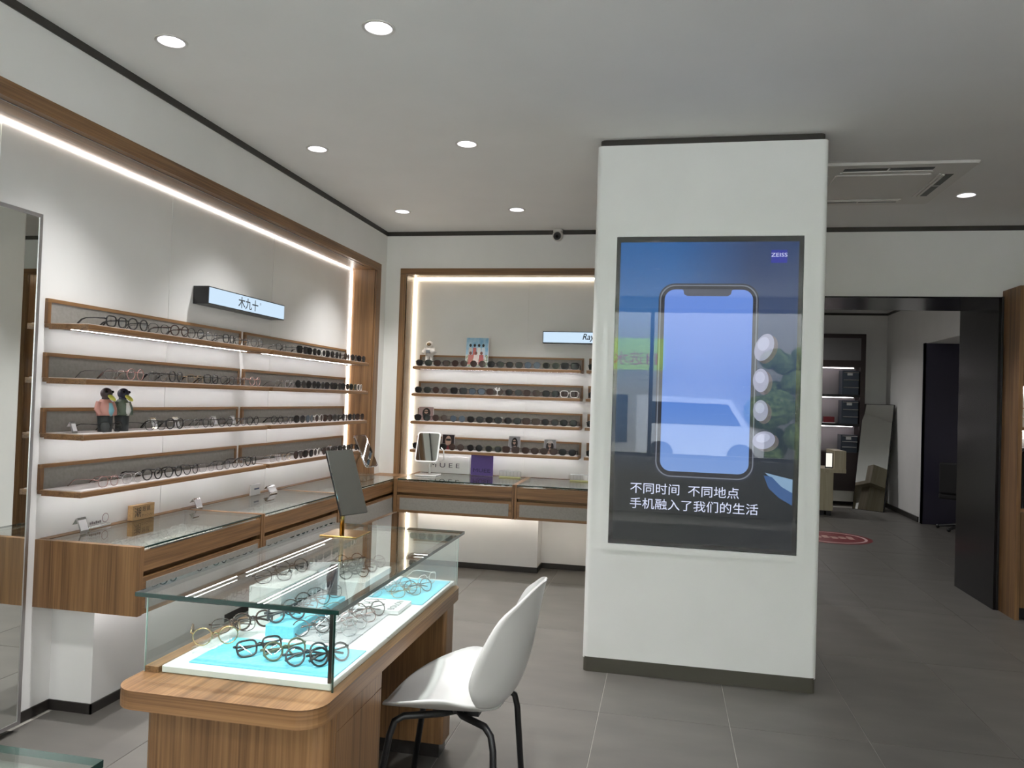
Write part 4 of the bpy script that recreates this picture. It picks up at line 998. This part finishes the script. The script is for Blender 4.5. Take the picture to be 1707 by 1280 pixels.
def build_bow():
    loc, rz = at('back', -1.43, 0.02, SHELF_Z[1] + 0.0215)
    o = thing('ribbon_stand', 'tiny white ribbon ornament on the second back wall shelf', 'ornament', loc, rz)
    bm = bm_new(); tube(bm, [(0, 0, 0), (0, 0, 0.045)], 0.003, 6)
    tube(bm, [(0, 0, 0.035), (-0.022, 0, 0.06), (-0.008, 0, 0.068), (0, 0, 0.04), (0.02, 0, 0.066), (0.024, 0, 0.05), (0, 0, 0.035)], 0.004, 6)
    part('ribbon', bm, 'white_gloss', o, True)
    bm = bm_new(); lathe(bm, [(0.014, 0), (0.014, 0.004)], 12); part('foot', bm, 'white_gloss', o)
build_bow()

# ------------------------------------------------------------------ right-hand cabinet at the passage
def build_right_cabinet():
    o = thing('tall_cabinet', 'tall oak cabinet with lit compartments beside the dark steel passage', 'cabinet', (3.0, 6.35, 0))
    world_part('side_panel', boxes((2.515, 2.545, 6.2, 6.499, 0.0, 2.425)), 'wood_z', o)
    world_part('side_panel', boxes((3.66, 3.69, 6.2, 6.499, 0.0, 2.425)), 'wood_z', o)
    world_part('top_panel', boxes((2.545, 3.66, 6.2, 6.499, 2.395, 2.425)), 'wood_x', o)
    world_part('upper_door', boxes((2.548, 3.10, 6.2, 6.22, 1.69, 2.39)), 'wood_z', o)
    world_part('upper_door', boxes((3.104, 3.657, 6.2, 6.22, 1.69, 2.39)), 'wood_z', o)
    world_part('back_panel', boxes((2.545, 3.66, 6.48, 6.499, 0.1, 2.395)), 'panel', o)
    for z in (1.38, 1.23, 0.79):
        world_part('shelf_board', boxes((2.545, 3.66, 6.205, 6.48, z - 0.012, z + 0.012)), 'wood_x' if z != 1.23 else 'black_metal', o)
    world_part('light_strip', boxes((2.56, 3.64, 6.45, 6.46, 1.680, 1.688)), 'led_shelf', o)
    world_part('light_strip', boxes((2.56, 3.64, 6.45, 6.46, 1.360, 1.367)), 'led_shelf', o)
    world_part('lower_door', boxes((2.548, 3.10, 6.2, 6.22, 0.09, 0.775)), 'wood_z', o)
    world_part('lower_door', boxes((3.104, 3.657, 6.2, 6.22, 0.09, 0.775)), 'wood_z', o)
    world_part('plinth', boxes((2.55, 3.66, 6.26, 6.3, 0, 0.09)), 'black_metal', o)
    t = thing('oven', 'black glass-fronted appliance in the oak cabinet', 'appliance', (2.9, 6.35, 0.802))
    world_part('body', boxes((2.56, 3.2, 6.22, 6.46, 0.803, 1.20)), 'black_metal', t)
    world_part('glass_front', boxes((2.565, 3.195, 6.212, 6.221, 0.81, 1.195)), mat('black_glass', (8, 8, 9), 0.05), t)
    r = thing('wire_rack', 'small wire rack in the lit compartment of the oak cabinet', 'rack', (2.63, 6.3, 1.392))
    bm = bm_new()
    for k in range(3): tube(bm, [(-0.055 + 0.055 * k, 0, 0), (-0.055 + 0.055 * k, 0, 0.15)], 0.003, 5)
    for z in (0.07, 0.14): tube(bm, [(-0.06, 0, z), (0.06, 0, z)], 0.003, 5)
    part('wires', bm, 'chrome', r, True)
build_right_cabinet()
# open oak shelving on the right wall (met in the photograph in the tall mirror)
def build_right_shelving():
    o = thing('open_shelving', 'tall open oak shelving on the wall opposite the spectacles shelves', 'shelving', (4.0, 3.2, 0))
    for y in (1.0, 2.1, 3.2, 4.3, 5.4): world_part('upright', boxes((3.75, 4.199, y - 0.02, y + 0.02, 0, 2.5)), 'wood_z', o)
    for z in (0.06, 0.85, 1.2, 1.55, 1.9, 2.48): world_part('shelf_board', boxes((3.76, 4.199, 1.02, 5.38, z - 0.012, z + 0.012)), 'wood_y', o)
    world_part('lower_front', boxes((3.75, 3.77, 1.02, 5.38, 0.08, 0.83)), 'wood_z', o)
    world_part('back_board', boxes((4.18, 4.199, 1.0, 5.4, 0.07, 2.5)), 'grey_panel', o)
build_right_shelving()

# ------------------------------------------------------------------ room behind the passage
def build_back_room():
    dk = mat('dark_walnut', (42, 30, 30), 0.4)
    o = thing('wall_cabinet', 'dark framed wall cabinet with lit shelves in the room behind', 'cabinet', (2.0, 12.85, 0))
    x0, x1 = 0.6, 3.0
    world_part('frame_side', boxes((2.93, x1, 12.62, 12.98, 0.24, 2.655)), dk, o); world_part('frame_side', boxes((x0, x0 + 0.07, 12.62, 12.98, 0.24, 2.655)), dk, o)
    world_part('frame_top', boxes((x0 + 0.07, 2.93, 12.62, 12.98, 2.59, 2.655)), dk, o)
    world_part('top_door', boxes((x0 + 0.07, 2.93, 12.62, 12.64, 2.245, 2.59)), mat('grey_door', (104, 102, 102), 0.4), o)
    world_part('pelmet', boxes((x0 + 0.07, 2.93, 12.61, 12.98, 2.14, 2.245)), dk, o)
    world_part('back_panel', boxes((x0 + 0.07, 2.93, 12.95, 12.98, 0.24, 2.14)), mat('cab_back', (170, 164, 168), 0.5), o)
    for z in (1.70, 1.25):
        world_part('shelf_board', boxes((x0 + 0.07, 2.93, 12.64, 12.95, z - 0.02, z + 0.02)), 'black_metal', o)
    world_part('lower_front', boxes((x0 + 0.07, 2.93, 12.62, 12.95, 0.24, 0.83)), dk, o)
    for z in (2.135, 1.678, 1.228):
        world_part('light_strip', boxes((x0 + 0.1, 2.86, 12.75, 12.765, z - 0.008, z)), emis('back_led', (255, 244, 246), 7.0), o)
    world_part('plinth', boxes((x0, x1, 12.66, 12.98, 0.075, 0.24)), 'white_plastic', o)
    db = mat('dark_box', (52, 60, 72), 0.3); lb = mat('label_grey', (190, 190, 190), 0.5)
    for k, z in enumerate((1.72, 1.27, 0.83)):
        b = thing('lens_box_stack', ['dark drawer box on the upper lit shelf', 'dark drawer box on the middle lit shelf', 'dark drawer box on the lower lit shelf'][k] + ' of the back room cabinet', 'storage box', (2.79, 12.75, z), 0, 'drawer boxes in the back room')
        hh = (0.37, 0.36, 0.27)[k]
        part('box_body', boxes((-0.12, 0.12, -0.11, 0.12, 0, hh)), db, b)
        for q in range(3): part('drawer_edge', boxes((-0.10, 0.12, -0.118, -0.108, hh * (q + 0.9) / 3.2, hh * (q + 0.9) / 3.2 + 0.012)), 'chrome', b)
        part('label_card', boxes((-0.045, 0.03, -0.114, -0.109, hh - 0.075, hh - 0.03)), lb, b)
    c = thing('gift_box', 'dark red box on the middle lit shelf of the back room cabinet', 'box', (2.5, 12.78, 1.27)); part('box_body', bev(boxes((-0.06, 0.09, -0.06, 0.06, 0, 0.10)), 0.008, 2), mat('red_box', (110, 26, 36), 0.4), c); part('lid_edge', boxes((-0.07, 0.1, -0.07, 0.07, 0.0, 0.012)), 'paper', c)
    # desk
    beige = wood('pale_oak', 'z', (150, 140, 116), (166, 156, 132), (176, 166, 144))
    t = thing('work_desk', 'pale wooden desk with raised front board in the room behind', 'desk', (1.7, 11.6, 0))
    world_part('desk_top', boxes((1.0, 2.49, 11.4, 12.0, 0.60, 0.655)), beige, t)
    world_part('front_board', boxes((2.34, 2.49, 11.42, 12.0, 0.655, 0.905)), beige, t)
    world_part('leg_panel', boxes((2.12, 2.33, 11.42, 11.9, 0.07, 0.60)), beige, t); world_part('leg_panel', boxes((1.05, 1.26, 11.42, 11.9, 0.07, 0.60)), beige, t)
    world_part('foot', boxes((2.15, 2.22, 11.44, 11.88, 0, 0.07)), 'black_metal', t); world_part('foot', boxes((2.25, 2.31, 11.44, 11.88, 0, 0.07)), 'black_metal', t); world_part('foot', boxes((1.08, 1.2, 11.44, 11.88, 0, 0.07)), 'black_metal', t)
    s = thing('desk_screen', 'small lit screen standing on the pale desk', 'monitor', (2.27, 11.5, 0.655)); part('panel', boxes((-0.04, 0.06, -0.01, 0.01, 0.0, 0.22)), 'black_metal', s); part('lit_panel', boxes((-0.03, 0.05, -0.013, -0.0095, 0.02, 0.21)), emis('desk_glow', (226, 224, 214), 0.9), s)
    # leaning mirror
    m = thing('standing_mirror', 'full-length mirror leaning at the end wall of the room behind', 'mirror', (2.985, 12.27, 0.0))
    plate(m, 'back_board', 'black_metal', -0.62, 0.20, (0.10, 0.135, 0.79), 0.455, 1.62, 0.03, front=-0.001); plate(m, 'mirror_glass', 'mirror', -0.62, 0.20, (0.10, 0.135, 0.79), 0.44, 1.60, 0.004, front=0.003)
    # floor sticker
    f = thing('floor_sticker', 'round dark red floor sticker with pale lettering in the room behind', 'floor sticker', (1.93, 9.5, 0.0005))
    bm = bm_new(); lathe(bm, [(0.44, 0.0), (0.44, 0.0012)], 40); part('disc', bm, mat('sticker_red', (120, 32, 40), 0.4), f)
    bm = bm_new(); lathe(bm, [(0.385, 0.0011), (0.385, 0.0018), (0.355, 0.0018), (0.355, 0.0011), (0.385, 0.0011)], 40, cap=False); part('ring', bm, mat('sticker_pale', (206, 170, 168), 0.5), f)
    part('worn_print', boxes(*[(-0.27 + 0.09 * q, -0.21 + 0.09 * q, -0.06 - 0.02 * (q % 2), 0.05 + 0.03 * (q % 3), 0.0011, 0.0019) for q in range(6)], (-0.24, 0.22, -0.005, 0.02, 0.0011, 0.0019)), mat('sticker_text', (200, 160, 150), 0.5), f)
    # dark office chair seen past the passage edge
    k = thing('office_chair', 'black office chair half hidden behind the passage edge', 'chair', (3.72, 10.7, 0), 2.6)
    bl = mat('chair_black', (22, 21, 22), 0.6)
    part('seat', bev(boxes((-0.22, 0.22, -0.22, 0.22, 0.40, 0.47)), 0.02, 2), bl, k); part('backrest', bev(boxes((-0.21, 0.21, 0.20, 0.25, 0.47, 0.86)), 0.02, 2), bl, k)
    bm = bm_new(); tube(bm, [(0, 0, 0.06), (0, 0, 0.41)], 0.025, 8); part('column', bm, 'black_metal', k)
    for q in range(5):
        a = 2 * PI * q / 5; bm = bm_new(); tube(bm, [(0, 0, 0.08), (0.27 * math.cos(a), 0.27 * math.sin(a), 0.03)], [0.022, 0.014], 6); ball(bm, (0.27 * math.cos(a), 0.27 * math.sin(a), 0.025), 0.025, u=8, v=6); part('caster_arm', bm, 'black_metal', k)
    for x, y in ((0.9, 8.5), (1.3, 12.0)):
        d = thing('downlight_offscreen', {0.9: 'round downlight near the passage in the room behind', 1.3: 'round downlight nearer the leaning mirror in the room behind'}[x], 'ceiling light', (x, y, 3.02), 0, 'downlights of the room behind')
        bm = bm_new(); lathe(bm, [(0.066, -0.004), (0.066, 0.0)], 20); part('trim_ring', bm, 'white_plastic', d)
        bm = bm_new(); lathe(bm, [(0.05, -0.0055), (0.05, -0.004)], 20); part('lamp_face_offscreen', bm, 'lamp', d)
        ld = bpy.data.lights.new('downlight_beam_offscreen', 'SPOT'); ld.energy = 60.0; ld.spot_size = 2.7; ld.spot_blend = 0.8; ld.shadow_soft_size = 0.03
        lo = bpy.data.objects.new('downlight_beam_offscreen', ld); COL.objects.link(lo); lo.parent = d; lo.location = (0, 0, -0.02)
build_back_room()

# ------------------------------------------------------------------ the street outside (it mirrors in the screen glass)
def build_street():
    b = thing('shop_building', 'pale shop front across the street outside the window', 'building', (0, -16, -0.1))
    world_part('facade', boxes((-30, 30, -18, -17, -0.1, 13)), mat('facade', (190, 188, 184), 0.7), b)  # stretched wide and tall to hold back sky light through the window
    world_part('shop_glass', boxes((-9, -1.2, -17.0, -16.94, 0.2, 1.75)), mat('street_glass', (70, 82, 96), 0.1), b)
    s = thing('fruit_shop_sign', 'green fruit shop sign board across the street', 'sign', (-1.18, -15.8, 2.53))
    part('board', boxes((-1.12, 1.12, -0.08, 0.08, 0, 0.98)), mat('sign_green', (196, 236, 110), 0.5), s)
    lettering(s, '自选水果', mat('sign_red', (196, 40, 70), 0.5), (0.0, 0.083, 0.36), (PI / 2, 0, PI), width=1.8, height=0.42)
    t = thing('street_hedge', 'leafy hedge bank across the street', 'hedge', (4.8, -15.0, -0.1))
    bm = bm_new()
    for k in range(60):
        ball(bm, (random.uniform(-2.2, 3.5), random.uniform(-0.6, 0.6), random.uniform(0.2, 3.2)), random.uniform(0.25, 0.6), u=8, v=6)
    part('foliage', bm, noisy('hedge_leaves', (52, 78, 40), (128, 150, 92), (9, 9, 9), 0.8), t)
    v = thing('parked_van', 'white van parked across the street', 'van', (0.9, -12.0, -0.1))
    bm = bm_new(); prism_xz(bm, [(-1.6, 0.35), (1.5, 0.35), (1.5, 0.9), (1.1, 1.1), (0.7, 1.75), (-1.6, 1.8)], -0.8, 0.8); part('body', bm, mat('van_white', (226, 228, 230), 0.3), v)
    bm = bm_new(); prism_xz(bm, [(-1.3, 1.1), (0.95, 1.1), (0.62, 1.62), (-1.3, 1.65)], 0.795, 0.81); part('window_band', bm, mat('van_glass', (40, 46, 52), 0.1), v)
    for x in (-1.0, 0.95):
        bm = bm_new(); tube(bm, [(x, 0.62, 0.33), (x, 0.82, 0.33)], 0.33, 16); part('wheel', bm, 'black_metal', v)
build_street()
